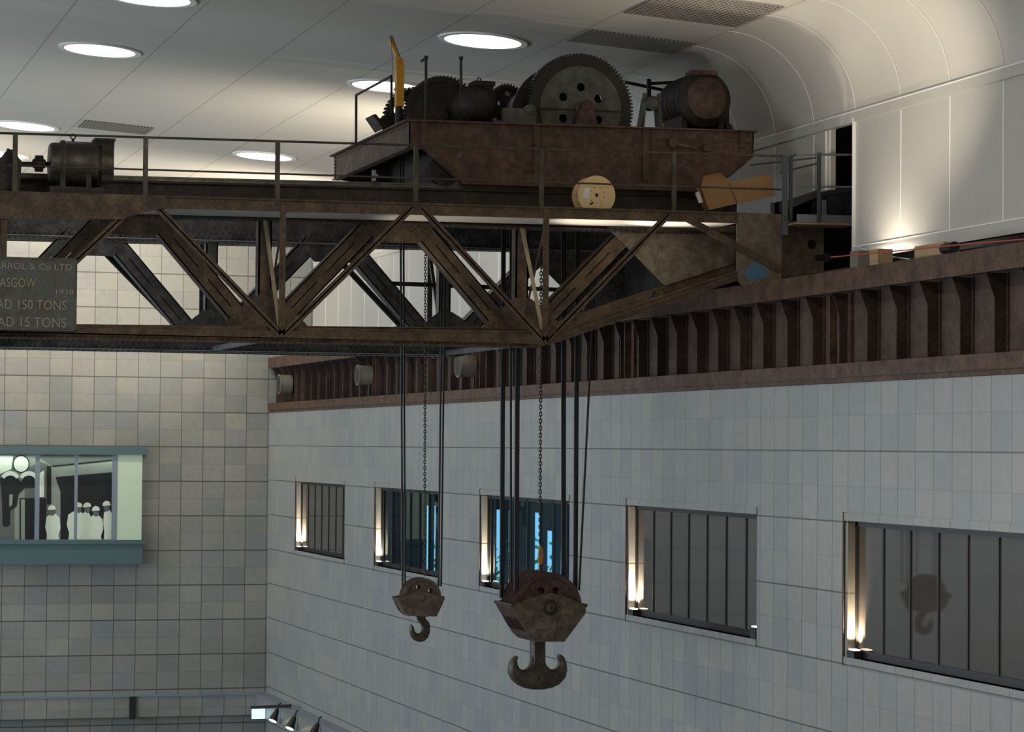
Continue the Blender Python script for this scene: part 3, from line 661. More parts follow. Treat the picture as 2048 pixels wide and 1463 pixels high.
# name plate
NP = MB(); c0, c1 = XZ(-95, 512, Y0-0.1), XZ(152.5, 662, Y0-0.1); z0_, z1_ = c1[1], XZ(76, 515, Y0-0.1)[1]
NP.box(c0[0], c1[0], Y0-0.12, Y0-0.10, z0_, z1_); NP.box(c0[0], c1[0], Y0-0.135, Y0-0.12, z0_, z0_+0.025); NP.box(c0[0], c1[0], Y0-0.135, Y0-0.12, z1_-0.025, z1_); NP.box(c1[0]-0.025, c1[0], Y0-0.135, Y0-0.12, z0_, z1_)
npl = NP.build('name_plate', 'plate_sign', CRN)
def text(body, ul, ur, vt, vb, Y, m, parent, dep=0.006):
    """raised lettering cast with the plate: added to the plate's own mesh as a second material"""
    cu = bpy.data.curves.new('t', 'FONT'); cu.body = body; cu.extrude = dep; cu.resolution_u = 3
    to = bpy.data.objects.new('t', cu); COL.objects.link(to)
    dg = bpy.context.evaluated_depsgraph_get(); me = bpy.data.meshes.new_from_object(to.evaluated_get(dg))
    bpy.data.objects.remove(to)
    xs = [v.co.x for v in me.vertices]; ys_ = [v.co.y for v in me.vertices]
    (xa, zt_), (xb_, zb_) = XZ(ul, vt, Y), XZ(ur, vb, Y)
    sx = (xb_-xa)/(max(xs)-min(xs)); sz = (zt_-zb_)/(max(ys_)-min(ys_)); base = Vector(parent['_b'])
    pm = parent.data
    if len(pm.materials) < 2: pm.materials.append(M[m])
    bm = bmesh.new(); bm.from_mesh(pm)
    vs = [bm.verts.new(Vector((xa+(v.co.x-min(xs))*sx, Y-v.co.z, zb_+(v.co.y-min(ys_))*sz))-base) for v in me.vertices]
    for p in me.polygons:
        try: f = bm.faces.new([vs[i] for i in p.vertices]); f.material_index = 1
        except ValueError: pass
    bmesh.ops.recalc_face_normals(bm, faces=bm.faces); bm.to_mesh(pm); bm.free()
YT = Y0-0.125
text('SIR WM ARROL & Co LTD', -86, 144, 522, 541, YT, 'letter', npl); text('GLASGOW', -24, 72, 554, 575, YT, 'letter', npl); text('1938', 112, 147, 578, 589, YT, 'letter', npl)
text('LOAD 150 TONS', -36, 133, 597, 620, YT, 'letter', npl); text('LOAD 15 TONS', -36, 132, 632, 655, YT, 'letter', npl)

# galvanised access platform at the wall end
PL = thing('access_platform', 'galvanised platform with railing reaching into the dark opening in the wall', 'platform', tuple(PY(1650, 445, 47.8)))
YPf = 47.75
def pb(m_, u0, v0, u1, v1, r, Ya=YPf, Yb=YPf):
    m_.tube([PY(u0, v0, Ya), PY(u1, v1, Yb)], r, 8)
q = MB(); a_, b2 = XZ(1594, 428, YPf), XZ(1716, 447, YPf); q.plate([XZ(1594, 428, YPf), XZ(1716, 431, YPf), XZ(1716, 446, YPf), XZ(1594, 444, YPf)], YPf, YPf+0.02); q.build('toe_board', 'galv', PL)
q = MB(); q.plate([XZ(1590, 444.5, YPf), XZ(1716, 446.5, YPf), XZ(1716, 450, YPf), XZ(1590, 448, YPf)], YPf+0.0, YPf+0.8); q.build('deck_board', 'timber', PL)
q = MB(); pb(q, 1592, 309, 1712, 309, 0.022); q.build('top_handrail', 'galv', PL, smooth=True)
q = MB(); pb(q, 1596, 373, 1712, 373.5, 0.02); q.build('mid_handrail', 'galv', PL, smooth=True)
q = MB(); pb(q, 1566, 318, 1596, 308, 0.02, Y0, YPf); pb(q, 1500, 330, 1634, 315, 0.016, 49.3, 48.6); pb(q, 1560, 345, 1640, 325, 0.018, 48.9, 48.4); pb(q, 1642, 324, 1672, 325, 0.018, 48.4, 48.3); q.build('side_handrail', 'galv_dark', PL, smooth=True)
for u, w in ((1637, 0.035), (1569, 0.055)):
    q = MB(); p0, p1 = PY(u, 306 if u > 1600 else 310, YPf), PY(u, 444 if u > 1600 else 470, YPf); q.box(p0.x-w, p0.x+w, YPf-0.05, YPf-0.01, p1.z, p0.z)
    for v in (432, 438): x, z = XZ(u, v, YPf-0.05); q.rivet((x, YPf-0.05, z), 0.02)
    q.build('railing_post', 'galv_dark', PL)
q = MB(); p0 = PY(1583, 312, 48.2); q.box(p0.x-0.03, p0.x+0.03, 48.2, 48.26, PY(1583, 440, 48.2).z, p0.z); q.build('railing_post', 'galv_dark', PL)
q = MB(); p0 = PY(1649, 400, 48.1); q.box(p0.x-0.04, p0.x+0.04, 48.1, 48.14, PY(1649, 430, 48.1).z, p0.z); q.build('railing_post', 'galv', PL)
q = MB(); q.plate([XZ(1560, 405, 48.5), XZ(1640, 378, 48.5), XZ(1700, 374, 48.5), XZ(1700, 382, 48.5), XZ(1640, 392, 48.5), XZ(1560, 425, 48.5)], 48.5, 48.56); q.build('side_board', 'galv_dark', PL)

# ================================================================ HOIST TROLLEY
YF, YR = 49.2, 55.7
TR = thing('hoist_trolley', 'rusty red-brown hoist trolley frame with gears standing on top of the bridge crane', 'trolley', (14, 52, 5.0))
tp = [(818, 240), (1165, 250), (1508, 262), (1505, 312), (1455, 354), (1388, 382), (925, 367), (853, 299), (818, 295)]
poly = [XZ(u, v, YF) for u, v in tp]
q = MB(); q.plate(poly, YF, YF+0.05)
tz = lz(818, 240, 1508, 262, YF)
x0, x1 = XZ(814, 240, YF)[0], XZ(1512, 262, YF)[0]
q.plate([(x0, tz(x0)-0.03), (x1, tz(x1)-0.03), (x1, tz(x1)), (x0, tz(x0))], YF-0.12, YF+0.14)
for a_, b2 in ((poly[7], poly[6]), (poly[4], poly[3]), (poly[5], poly[6]), (poly[5], poly[4])): diag(q, a_, b2, 0.03, YF-0.08, YF+0.1)
for i in range(40):
    x = x0+0.15+i*(x1-x0-0.3)/39; q.rivet((x, YF, tz(x)-0.10), 0.016)
for u in (846, 1072, 1290, 1484): x, z = XZ(u, 270, YF); q.box(x-0.06, x+0.06, YF-0.06, YF, XZ(u, 296 if u < 900 or u > 1450 else 362, YF)[1], tz(x)-0.03)
for (u, v, r_) in ((1343, 286, 0.10), (1410, 297, 0.08)): x, z = XZ(u, v, YF); q.lathe((x, YF, z), [(-0.16, r_*0.8), (-0.14, r_), (0, r_)], 'y', 16)
q.bar(PY(1350, 288, YF-0.1), PY(1392, 296, YF-0.1), 0.05, 0.07, (0, 1, 0))
q.build('front_frame', 'trolley', TR)
q = MB(); xl = XZ(818, 240, YF)[0]; ztl = tz(xl)
zbl = XZ(818, 295, YF)[1]
for y in (YR,): q.plate([(p[0], p[1]) for p in poly], y, y+0.05)
q.build('rear_frame', 'dark', TR)
q = MB(); q.box(xl, xl+0.03, YF, YR, zbl, ztl-0.03); q.box(xl-0.10, xl+0.13, YF-0.1, YR+0.1, ztl-0.03, ztl); q.box(xl-0.06, xl+0.1, YF, YR, zbl-0.02, zbl)
for i in range(26): q.rivet((xl, YF+0.2+i*0.24, ztl-0.1), 0.016, (-1, 0, 0))
for i in range(7): q.box(xl-0.03, xl, YR-0.1-0.02, YR-0.04, zbl+0.02+i*0.07, zbl+0.05+i*0.07)
q.build('side_frame', 'trolley', TR)
xr_ = XZ(1508, 262, YF)[0]
q = MB(); q.box(xr_-0.03, xr_, YF, YR, XZ(1505, 312, YF)[1], tz(xr_)-0.03); q.build('side_frame', 'trolley', TR)
q = MB(); q.box(xl, xr_, YF+0.05, YR, tz(xr_)-0.10, tz(xr_)-0.04); q.build('deck', 'dark', TR)
for x in (xl+1.2, xl+3.3, xr_-1.5):
    q = MB(); q.box(x, x+0.06, YF+0.06, YR-0.02, XZ(900, 360, YF)[1], tz(x)-0.12); q.build('cross_member', 'dark', TR)
for x in (xl+0.8, xr_-1.2):
    for y in (Y1+0.19, Y2+0.19):
        q = MB(); q.lathe((x, y, hzt(x)+0.10+0.26), [(-0.09, 0.30), (-0.06, 0.26), (0.06, 0.26), (0.09, 0.30)], 'y', 28); q.build('wheel', 'dark', TR, smooth=True)
dz = tz(15)            # deck top
def gear(c, r, nt, y, th, rim, webm, hubr, holes, hr, hc, m='dark', name='gear_wheel', web_off=0.04, dep=0.06, ang=0):
    q = MB(); q.plate(gearpoly(c, r, nt, dep), y, y+th, holes=[circ(c, r-rim, 40)]); g = q.build(name, m, TR)
    hs = [circ((c[0]+hc*math.cos(math.radians(ang+360*i/holes)), c[1]+hc*math.sin(math.radians(ang+360*i/holes))), hr, 16) for i in range(holes)]
    q = MB(); q.plate(circ(c, r-rim+0.01, 48), y+web_off, y+web_off+0.05, holes=hs); q.lathe((c[0], y+web_off, c[1]), [(-0.08, hubr*0.7), (-0.06, hubr), (0.1, hubr)], 'y', 24); q.build('gear_web', webm, g)
    return g
YG = 50.0
c = XZ(1161, 217, YG); gear(c, 1.10, 96, YG, 0.32, 0.27, 'gearface', 0.12, 6, 0.085, 0.42, name='large_gear', web_off=-0.02, ang=90, dep=0.05)
q = MB(); q.plate([(c[0]-0.98, c[1]-0.02), (c[0]+0.9, c[1]-0.02), (c[0]+0.9, c[1]-0.05), (c[0]-0.98, c[1]-0.05)], YG-0.05, YG-0.02); q.build('gear_split_bar', 'dark', TR)
q = MB(); q.plate([(c[0]-0.25, dz), (c[0]+0.30, dz), (c[0]+0.14, c[1]+0.05), (c[0]-0.06, c[1]+0.05)], YG-0.32, YG-0.12); q.lathe((c[0]+0.04, YG-0.36, c[1]+0.02), [(0, 0.06), (0.03, 0.11), (0.25, 0.11)], 'y', 20); q.build('bearing_pedestal', 'endred', TR)
q = MB(); q.lathe((c[0]-0.35, YG+0.34, c[1]-0.1), [(0, 0.95), (0.06, 0.95), (0.07, 0.72), (3.2, 0.72), (3.21, 0.95), (3.3, 0.95)], 'y', 48); q.build('rope_drum', 'dark', TR, smooth=True)
cb = XZ(1060, 220, 49.7); q = MB(); q.lathe((cb[0], 49.6, cb[1]), [(0, 0.05), (0.03, 0.11), (0.2, 0.11)], 'y', 18); q.box(cb[0]-0.55, cb[0]+0.12, 49.65, 49.8, dz, cb[1]+0.02); q.build('bearing_pedestal', 'gearface', TR)
c = XZ(888, 231, 51.2); gear(c, 0.80, 64, 51.2, 0.2, 0.12, 'dark', 0.12, 0, 0.1, 0.35, dep=0.05)
c = XZ(835, 243, 52.6); gear(c, 0.72, 52, 52.6, 0.16, 0.10, 'dark', 0.12, 5, 0.2, 0.36, dep=0.05)
c = XZ(1016, 206, 52.0); gear(c, 0.40, 36, 52.0, 0.16, 0.1, 'dark', 0.1, 4, 0.05, 0.2, dep=0.04)
q = MB(); q.lathe((XZ(880, 228, 51)[0], 51.5, XZ(880, 228, 51)[1]), [(0, 0.42), (2.6, 0.42)], 'y', 32); q.build('rope_drum', 'dark', TR, smooth=True)
q = MB(); cc = XZ(760, 236, 52.2); q.plate([XZ(746, 229, 52.2), XZ(752, 228, 52.2), XZ(772, 252, 52.2), XZ(766, 258, 52.2)], 52.2, 52.9); q.plate([XZ(754, 240, 52.4), XZ(775, 228, 52.4), XZ(800, 226, 52.4), XZ(812, 246, 52.4), XZ(772, 256, 52.4)], 52.4, 52.5); q.build('brake_bracket', 'dark', TR)
# bearing pedestal with A frame
q = MB(); c = XZ(1305, 206, 50.1); w = XZ(1330, 246, 50.1)[0]-XZ(1280, 246, 50.1)[0]
q.plate([(c[0]-w/2, dz), (c[0]-0.13, c[1]+0.12), (c[0]+0.13, c[1]+0.12), (c[0]+w/2, dz), (c[0]+w/2-0.08, dz), (c[0]+0.13, c[1]-0.1), (c[0]-0.13, c[1]-0.1), (c[0]-w/2+0.08, dz)], 50.1, 50.4)
q.lathe((c[0], 50.02, c[1]), [(0, 0.08), (0.04, 0.14), (0.3, 0.14)], 'y', 20); q.box(c[0]-0.18, c[0]-0.12, 50.1, 50.2, c[1]+0.05, c[1]+0.2); q.box(c[0]+0.12, c[0]+0.18, 50.1, 50.2, c[1]+0.05, c[1]+0.2)
q.build('bearing_pedestal', 'gearface', TR)
q = MB()
for a_ in (((1250, 164), (1345, 184), 53.5, 0.035), ((1300, 167), (1362, 164), 53.5, 0.035), ((1298, 158), (1298, 200), 53.4, 0.05)): q.tube([PY(*a_[0], a_[2]), PY(*a_[1], a_[2])], a_[3], 8)
q.build('guard_rail', 'dark', TR, smooth=True)
# trolley railing at the left rear
q = MB()
YA, YBk = 54.6, 52.2
q.tube([PY(712, 287, YA), PY(712.5, 190, YA), PY(783, 152, YBk), PY(783, 232, YBk)], 0.028, 8); q.build('trolley_railing', 'dark', TR, smooth=True)
q = MB(); q.tube([PY(852, 240, 50.6), PY(852, 115, 50.6), PY(843, 122, 51.4)], 0.03, 8); q.tube([PY(852, 118, 50.6), PY(852, 112, 50.6)], 0.045, 8); q.build('railing_post', 'dark', TR, smooth=True)
q = MB(); q.tube([PY(922, 220, 50.6), PY(922, 117, 50.6)], 0.028, 8); q.tube([PY(922, 119, 50.6), PY(922, 113, 50.6)], 0.045, 8); q.build('railing_post', 'dark', TR, smooth=True)
q = MB(); p = PY(749, 352, 49.1); q.box(p.x-0.03, p.x+0.03, 49.1, 49.2, PY(749, 362, 49.1).z, PY(749, 340, 49.1).z); q.plate([(p.x, p.z+0.08), (p.x+0.14, p.z-0.02), (p.x, p.z-0.02)], 49.12, 49.14); q.build('rail_stop', 'galv', TR)

# motors
def motor_y(name_lab, cu, cv_, Y, r, L, box, end, capm):
    c = PY(cu, cv_, Y); T = thing('electric_motor', name_lab, 'motor', (c.x, Y+L/2, dz))
    q = MB(); q.lathe(c, [(0.0, r*0.72), (0.10, r*0.95), (0.12, r), (L-0.12, r), (L-0.1, r*0.92), (L, r*0.6)], 'y', 36)
    for i in range(5): q.lathe(c+Vector((0, 0.16+i*(L-0.4)/5, 0)), [(0, r), (0.01, r+0.008), (0.04, r+0.008), (0.05, r)], 'y', 36)
    q.build('motor_body', 'dark', T, smooth=True)
    q = MB(); q.lathe(c+Vector((0, -0.05, 0)), [(-0.05, end*0.25), (-0.05, end*0.5), (-0.02, end*0.85), (0.02, end), (0.10, end)], 'y', 32); q.build('end_bell', capm, T, smooth=True)
    q = MB(); u0, v0, u1, v1 = box; a_, b2 = XZ(u0, v1, Y+0.1), XZ(u1, v0, Y+0.1); q.box(a_[0], b2[0], Y+0.1, Y+0.5, c.z+r*0.5, b2[1]-0.03); q.box(a_[0]-0.03, b2[0]+0.03, Y+0.07, Y+0.53, b2[1]-0.09, b2[1]); q.build('terminal_box', capm, T)
    q = MB(); q.box(c.x-r*1.05, c.x-r*0.5, Y+0.1, Y+L-0.1, dz-0.01, dz+0.10); q.box(c.x+r*0.5, c.x+r*1.05, Y+0.1, Y+L-0.1, dz-0.01, dz+0.10); q.box(c.x-r*0.8, c.x-r*0.6, Y+0.2, Y+L-0.2, dz, c.z); q.box(c.x+r*0.6, c.x+r*0.8, Y+0.2, Y+L-0.2, dz, c.z); q.build('mounting_foot', 'dark', T)
    return T, c
T, c = motor_y('large dark red round-faced motor on the right end of the trolley', 1413, 197, 50.0, 0.56, 1.5, (1388, 142, 1432, 160), 0.42, 'endred')
q = MB(); q.box(c.x+0.42, c.x+0.60, 50.3, 50.9, dz, c.z+0.2); q.plate([(c.x+0.5, dz-0.0), (c.x+0.72, dz), (c.x+0.62, dz+0.28), (c.x+0.5, dz+0.35)], 50.2, 50.8); q.build('side_cover', 'dark', T)
T, c = motor_y('dark motor with box on top between the two big gears of the trolley', 960, 208, 50.4, 0.40, 1.2, (951, 163, 987, 173), 0.30, 'dark')
q = MB(); q.torus((XZ(958, 159, 50.6)[0], 50.6, XZ(958, 159, 50.6)[1]), 0.035, 0.012, (0, 1, 0), 14, 6); q.build('lifting_eye', 'dark', T)
# yellow jib
J = thing('jib_crane', 'small bright yellow jib crane standing at the left end of the trolley', 'jib crane', tuple(PY(797, 246, 51.4)))
YJ = 51.4; pj = PY(798, 215, YJ)
q = MB(); q.tube([PY(797, 250, YJ), PY(798, 214, YJ)], 0.075, 16); q.build('base_post', 'dark', J, smooth=True)
q = MB(); a_, b2 = PY(798.5, 213, YJ), PY(797.5, 128, YJ); q.box(a_.x-0.078, a_.x+0.078, YJ-0.08, YJ+0.08, a_.z, b2.z); q.box(a_.x-0.10, a_.x+0.13, YJ-0.1, YJ+0.1, PY(798, 181, YJ).z, PY(798, 176, YJ).z); q.build('column', 'yellow', J)
q = MB(); q.plate([XZ(790, 140, YJ), XZ(791, 110, YJ), XZ(779, 84, YJ), XZ(781, 72, YJ), XZ(785, 74, YJ), XZ(797, 108, YJ), XZ(799, 130, YJ)], YJ-0.04, YJ+0.04); q.plate([XZ(799, 140, YJ), XZ(800, 117, YJ), XZ(806, 117, YJ), XZ(806, 140, YJ)], YJ-0.05, YJ+0.05); q.build('jib_arm', 'yellow', J)
q = MB(); q.lathe(PY(783, 75, YJ-0.06), [(0, 0.04), (0.12, 0.04)], 'y', 14); q.build('pulley', 'galv', J); q = MB(); q.tube([PY(784, 75, YJ-0.05), PY(802, 118, YJ-0.05)], 0.007, 6); q.tube([PY(782, 76, YJ-0.05), PY(786, 150, YJ-0.05)], 0.005, 6); q.build('winch_cable', 'black', J)

# left walkway motor and gearbox
YM = 48.55
c = PY(158, 327, YM); deckz = PY(150, 387, YM).z
T = thing('electric_motor', 'barrel-shaped dark brown motor lying on the walkway at the left behind the railing', 'motor', (c.x, YM, deckz))
s_ = 1/108.0
q = MB(); q.lathe((c.x, YM, c.z), [(-59*s_, 0.20), (-58*s_, 0.33), (-54*s_, 0.36), (-38*s_, 0.37), (-37*s_, 0.41), (-30*s_, 0.42), (-26*s_, 0.40), (28*s_, 0.40), (32*s_, 0.42), (36*s_, 0.40), (40*s_, 0.37), (62*s_, 0.36), (64*s_, 0.25)], 'x', 40); q.build('motor_body', 'hook', T, smooth=True)
q = MB(); q.box(c.x+28*s_, c.x+65*s_, YM-0.25, YM+0.2, c.z+0.3, PY(200, 282, YM).z); q.box(c.x+27*s_, c.x+67*s_, YM-0.27, YM+0.22, PY(200, 282, YM).z-0.02, PY(200, 279, YM).z); q.box(c.x+40*s_, c.x+64*s_, YM-0.3, YM+0.3, c.z-0.32, c.z+0.32); q.build('terminal_box', 'dark', T)
q = MB(); q.box(c.x-60*s_, c.x+44*s_, YM-0.36, YM+0.36, deckz-0.02, deckz+0.09); q.box(c.x-40*s_, c.x-30*s_, YM-0.34, YM+0.34, deckz, c.z-0.15); q.box(c.x+10*s_, c.x+20*s_, YM-0.34, YM+0.34, deckz, c.z-0.15); q.build('mounting_foot', 'dark', T)
q = MB(); pe = PY(146, 273, YM); q.torus(pe, 0.045, 0.012, (0, 1, 0), 16, 6); q.tube([pe-Vector((0, 0, 0.05)), pe-Vector((0, 0, 0.12))], 0.025, 8); q.build('lifting_eye', 'dark', T)
T = thing('drive_shaft', 'dark shaft with a toothed coupling left of the walkway motor', 'shaft', tuple(PY(78, 327, YM)))
q = MB(); q.tube([PY(34, 327, YM), PY(100, 327, YM)], 0.035, 12); q.build('shaft', 'dark', T, smooth=True)
q = MB(); pc = PY(78, 327, YM); q.plate(gearpoly((pc.y, pc.z), 0.15, 14, 0.02), pc.x-0.07, pc.x+0.07, axis='x'); q.lathe(pc, [(-0.12, 0.06), (-0.1, 0.085), (0.1, 0.085), (0.12, 0.06)], 'x', 16); q.build('coupling', 'dark', T)
T = thing('gearbox', 'dark gearbox with domed lid on the walkway, cut by the left edge', 'gearbox', tuple(PY(10, 387, YM)))
q = MB(); q.plate([XZ(-60, 388, YM), XZ(-60, 330, YM), XZ(-40, 312, YM), XZ(0, 318, YM), XZ(12, 302, YM), XZ(28, 302, YM), XZ(34, 318, YM), XZ(40, 326, YM), XZ(36, 388, YM)], YM-0.3, YM+0.3); q.build('housing', 'dark', T)
q = MB(); q.tube([PY(17, 303, YM), PY(17, 297, YM)], 0.02, 8); q.tube([PY(13, 298, YM), PY(18, 299, YM)], 0.01, 8); q.build('filler_cap', 'dark', T)

# cable reel
YRL = 48.35; c = PY(1187, 395, YRL)
T = thing('cable_reel', 'pale wooden cable reel standing on the crane walkway', 'cable reel', (c.x, YRL, tzb(c.x)+0.05))
rr = c.z-tzb(c.x)-0.05; rr = 0.372
hs = [circ((c.x, c.z+0.0), 0.035, 14)]
for i in range(9):
    a = math.radians(25+i*40); hs.append(circ((c.x+0.15*math.cos(a), c.z+0.15*math.sin(a)), 0.012, 8))
c.z += 0.03
hs = [[(h[0], h[1]+0.03) for h in hh] for hh in hs]
q = MB(); q.plate(circ((c.x, c.z), rr, 56), YRL-0.2, YRL-0.17, holes=hs); q.build('reel_flange', 'wood', T)
q = MB(); q.plate(circ((c.x, c.z), rr, 56), YRL+0.17, YRL+0.20); q.build('reel_flange', 'wood', T)
q = MB(); q.lathe((c.x, YRL-0.17, c.z), [(0, 0.22), (0.34, 0.22)], 'y', 32); q.build('reel_core', 'black', T, smooth=True)
q = MB(); a_ = PY(1165, 375, YRL-0.2); b2 = PY(1176, 398, YRL-0.2); q.plate([XZ(1163, 375, YRL), XZ(1175, 378, YRL), XZ(1171, 400, YRL), XZ(1158, 396, YRL)], YRL-0.204, YRL-0.2); q.build('paper_label', 'paper', T)
q = MB(); q.plate([XZ(1172, 409, YRL), XZ(1179, 405, YRL), XZ(1181, 408, YRL), XZ(1174, 412, YRL)], YRL-0.203, YRL-0.2); q.build('hand_slot', 'black', T)
# cardboard boxes
def cbox(lab, pts, Y, dpt, flap=None):
    P = [PY(u, v, Y) for u, v in pts]; T = thing('cardboard_box', lab, 'box', tuple(P[-1]))
    back = [p+Vector((0.08, dpt, 0.02)) for p in P]
    q = MB(); q.add(P+back, [(0, 1, 2, 3), (7, 6, 5, 4), (0, 4, 5, 1), (1, 5, 6, 2), (2, 6, 7, 3), (3, 7, 4, 0)]); q.build('carton', 'card', T)
    if flap:
        q = MB(); F = [PY(u, v, Y+dy) for u, v, dy in flap]; q.add(F+[f+Vector((0, 0.012, 0.008)) for f in F], [(0, 1, 2, 3), (7, 6, 5, 4), (0, 4, 5, 1), (1, 5, 6, 2), (2, 6, 7, 3), (3, 7, 4, 0)]); q.build('flap', 'card', T)
    return T
T = cbox('brown cardboard box with crumpled open flap leaning left on the walkway end', [(1402, 373), (1457, 360), (1474, 407), (1418, 420)], 48.25, 0.5, [(1402, 373, 0), (1457, 360, 0), (1440, 346, 0.35), (1408, 352, 0.3)])
q = MB(); q.tube([PY(1394, 384, 48.3), PY(1402, 405, 48.3)], 0.045, 12); tag(q.build('paper_roll', 'paper', at=tuple(PY(1400, 405, 48.3)), smooth=True), 'short pale roll beside the left cardboard box', 'roll')
cbox('long brown cardboard box tilted upward to the right beside the crumpled one', [(1459, 364), (1543, 348), (1551, 391), (1476, 406)], 48.2, 0.45)
# timber blocks, cords on the ledge behind the girder top
for (u0, v0, u1, v1, X, lab, m) in ((1739, 497, 1756, 519, XW+0.35, 'narrow timber block on the girder under the near wall panel', 'timber'), (1829, 483, 1888, 512, XW+0.35, 'wide timber block on the girder under the near wall panel', 'timber'), (1700, 500, 1716, 526, XW+0.5, 'small pale crumpled wedge on the girder beside the crane end', 'pipe')):
    a_, b2 = PX(u0, v1, X), PX(u1, v0, X); q = MB(); q.box(X, X+0.28, b2.y, a_.y, 3.17, max(a_.z, b2.z)); tag(q.build('timber_block', m, at=(X, b2.y, 3.17)), lab, 'block')
q = MB(); pts = [PX(1662, 514, XW+0.12), PX(1800, 501, XW+0.12), PX(1920, 489, XW+0.12), PX(2060, 477, XW+0.12), PX(2300, 450, XW+0.12)]; q.tube(pts, 0.011, 6); tag(q.build('red_cord', 'redcord', at=tuple(pts[0])), 'thin red cord stretched along the top of the runway girder', 'cord')
q = MB(); pts = [PX(1716, 493, XU-0.1), PX(1738, 503, XU-0.3), PX(1775, 512, XU-0.6), PX(1820, 518, XU-1.0)]; q.tube(pts, 0.01, 6); tag(q.build('white_cable', 'whitecable', at=tuple(pts[0])), 'short white cable drooping from the lower corner of the near wall panel', 'cable')
q = MB(); p = PX(1904, 494, XW+0.3); q.tube([p-Vector((0.0, 0.1, 0)), p+Vector((0.05, 0.4, 0))], 0.09, 12); tag(q.build('cable_coil', 'black', at=tuple(p)), 'small black cylinder beside the wide timber block', 'cylinder')

# ================================================================ ROPES, CHAINS, HOOK BLOCKS
YH = 52.4
ztop = dz-0.02
def rope(ut, vt, ub, vb, Y, lab, grp, r=0.021):
    a_, b2 = PY(ut, vt, Y), PY(ub, vb, Y); d = (a_-b2); t = (ztop-b2.z)/d.z; q = MB(); top_ = b2+d*t; q.tube([top_, b2], r, 8)
    tag(q.build('hoist_rope', 'rope', at=tuple(top_), smooth=True), lab, 'rope', grp)
g1 = 'hoist ropes of the small hook block'; g2 = 'hoist ropes of the big hook block'
rope(802.5, 700, 805, 1172, YH, 'leftmost of the four thin black ropes above the small hook', g1); rope(808, 700, 810, 1172, YH+0.1, 'second from left of the thin ropes above the small hook', g1)
rope(882, 700, 877, 1172, YH, 'third from left of the thin ropes above the small hook', g1); rope(888, 700, 882, 1172, YH+0.1, 'rightmost of the four thin ropes above the small hook', g1)
def bunch(u_t, u_b, vb, Y, lab, n=3, w=9.5):
    for i in range(n):
        o = -w/2+2.3+(w-4.6)*i/max(1, n-1) if n > 1 else 0
        rope(u_t+o, 700, u_b+o, vb, Y+0.12*i-0.12, lab, g2, 0.0245)
bunch(1006, 1003.5, 1195, YH+0.35, 'black rope in the thick outer left bundle over the big hook')
bunch(1021.5, 1022, 1160, YH+0.5, 'thin single rope between the two thick left bundles over the big hook', 1)
bunch(1035, 1032.5, 1180, YH-0.45, 'black rope in the thick inner left bundle over the big hook', 3, 10)
bunch(1127, 1127, 1165, YH+0.35, 'black rope in the thick inner right bundle over the big hook', 3, 10)
bunch(1153.5, 1150.5, 1195, YH-0.3, 'black rope in the thick outer right bundle over the big hook', 3, 9.5)
rope(1183, 680, 1158, 1180, YH-0.4, 'slanting outermost right rope over the big hook', g2, 0.024)
def chain(u0, v0, u1, v1, Y, lab, r, L, wire):
    a_, b2 = PY(u0, v0, Y), PY(u1, v1, Y); T = thing('hanging_chain', lab, 'chain', tuple(b2)); q = MB(); n = int((a_-b2).length/(L*0.72)); d = (b2-a_)
    for i in range(n):
        p = a_+d*(i+0.5)/n; q.torus(p, r, wire, ((0.35, 1, 0) if i % 2 else (1, -0.35, 0)), 10, 5, sc=L/2/r)
    q.build('chain_links', 'hook', T); return T
chain(851, 480, 849, 1150, YH+0.1, 'thin black chain hanging to the top of the small hook block', 0.022, 0.085, 0.009)
T = chain(1082.5, 480, 1080, 1092, YH, 'heavy black chain hanging down to the top of the big hook block', 0.026, 0.10, 0.011)
q = MB(); q.plate([XZ(u, v, YH) for u, v in ((1080, 1089), (1083.5, 1093), (1086, 1108), (1085, 1122), (1082, 1130), (1079, 1130), (1076.5, 1120), (1077, 1105), (1078.5, 1093))], YH-0.03, YH+0.03, holes=[[XZ(u, v, YH) for u, v in ((1081, 1100), (1083, 1108), (1080.5, 1114), (1079.5, 1107))]]); q.build('chain_hook', 'orange', T)
q = MB(); q.tube([PY(1080.5, 1128, YH), PY(1080.5, 1148, YH)], 0.035, 10); q.build('hook_shank', 'hook', T)

# small block
def CP(x, y): return (780+x/4.267, 1060+y/4.267)
B = thing('hook_block', 'smaller brown crane hook block with a single C-shaped hook', 'hook block', tuple(PY(842, 1270, YH)), 'crane hook blocks')
hexs = [(65, 575), (110, 570), (200, 535), (265, 520), (330, 535), (425, 560), (465, 560), (465, 575), (395, 735), (160, 730), (120, 690)]
for y, nm in ((YH-0.28, 0), (YH+0.2, 1)):
    q = MB(); q.plate([XZ(*CP(a, b), YH-0.28) for a, b in hexs], y, y+0.04)
    if not nm:
        x, z = XZ(*CP(270, 575), YH-0.28); q.lathe((x, y, z), [(-0.06, 0.03), (-0.06, 0.05), (-0.03, 0.06), (-0.03, 0.075), (0, 0.08)], 'y', 20)
    q.build('side_plate', 'block', B)
q = MB()
a_, b2 = XZ(*CP(160, 730), YH-0.28), XZ(*CP(395, 735), YH-0.28); q.box(a_[0], b2[0], YH-0.26, YH+0.22, a_[1], a_[1]+0.05)
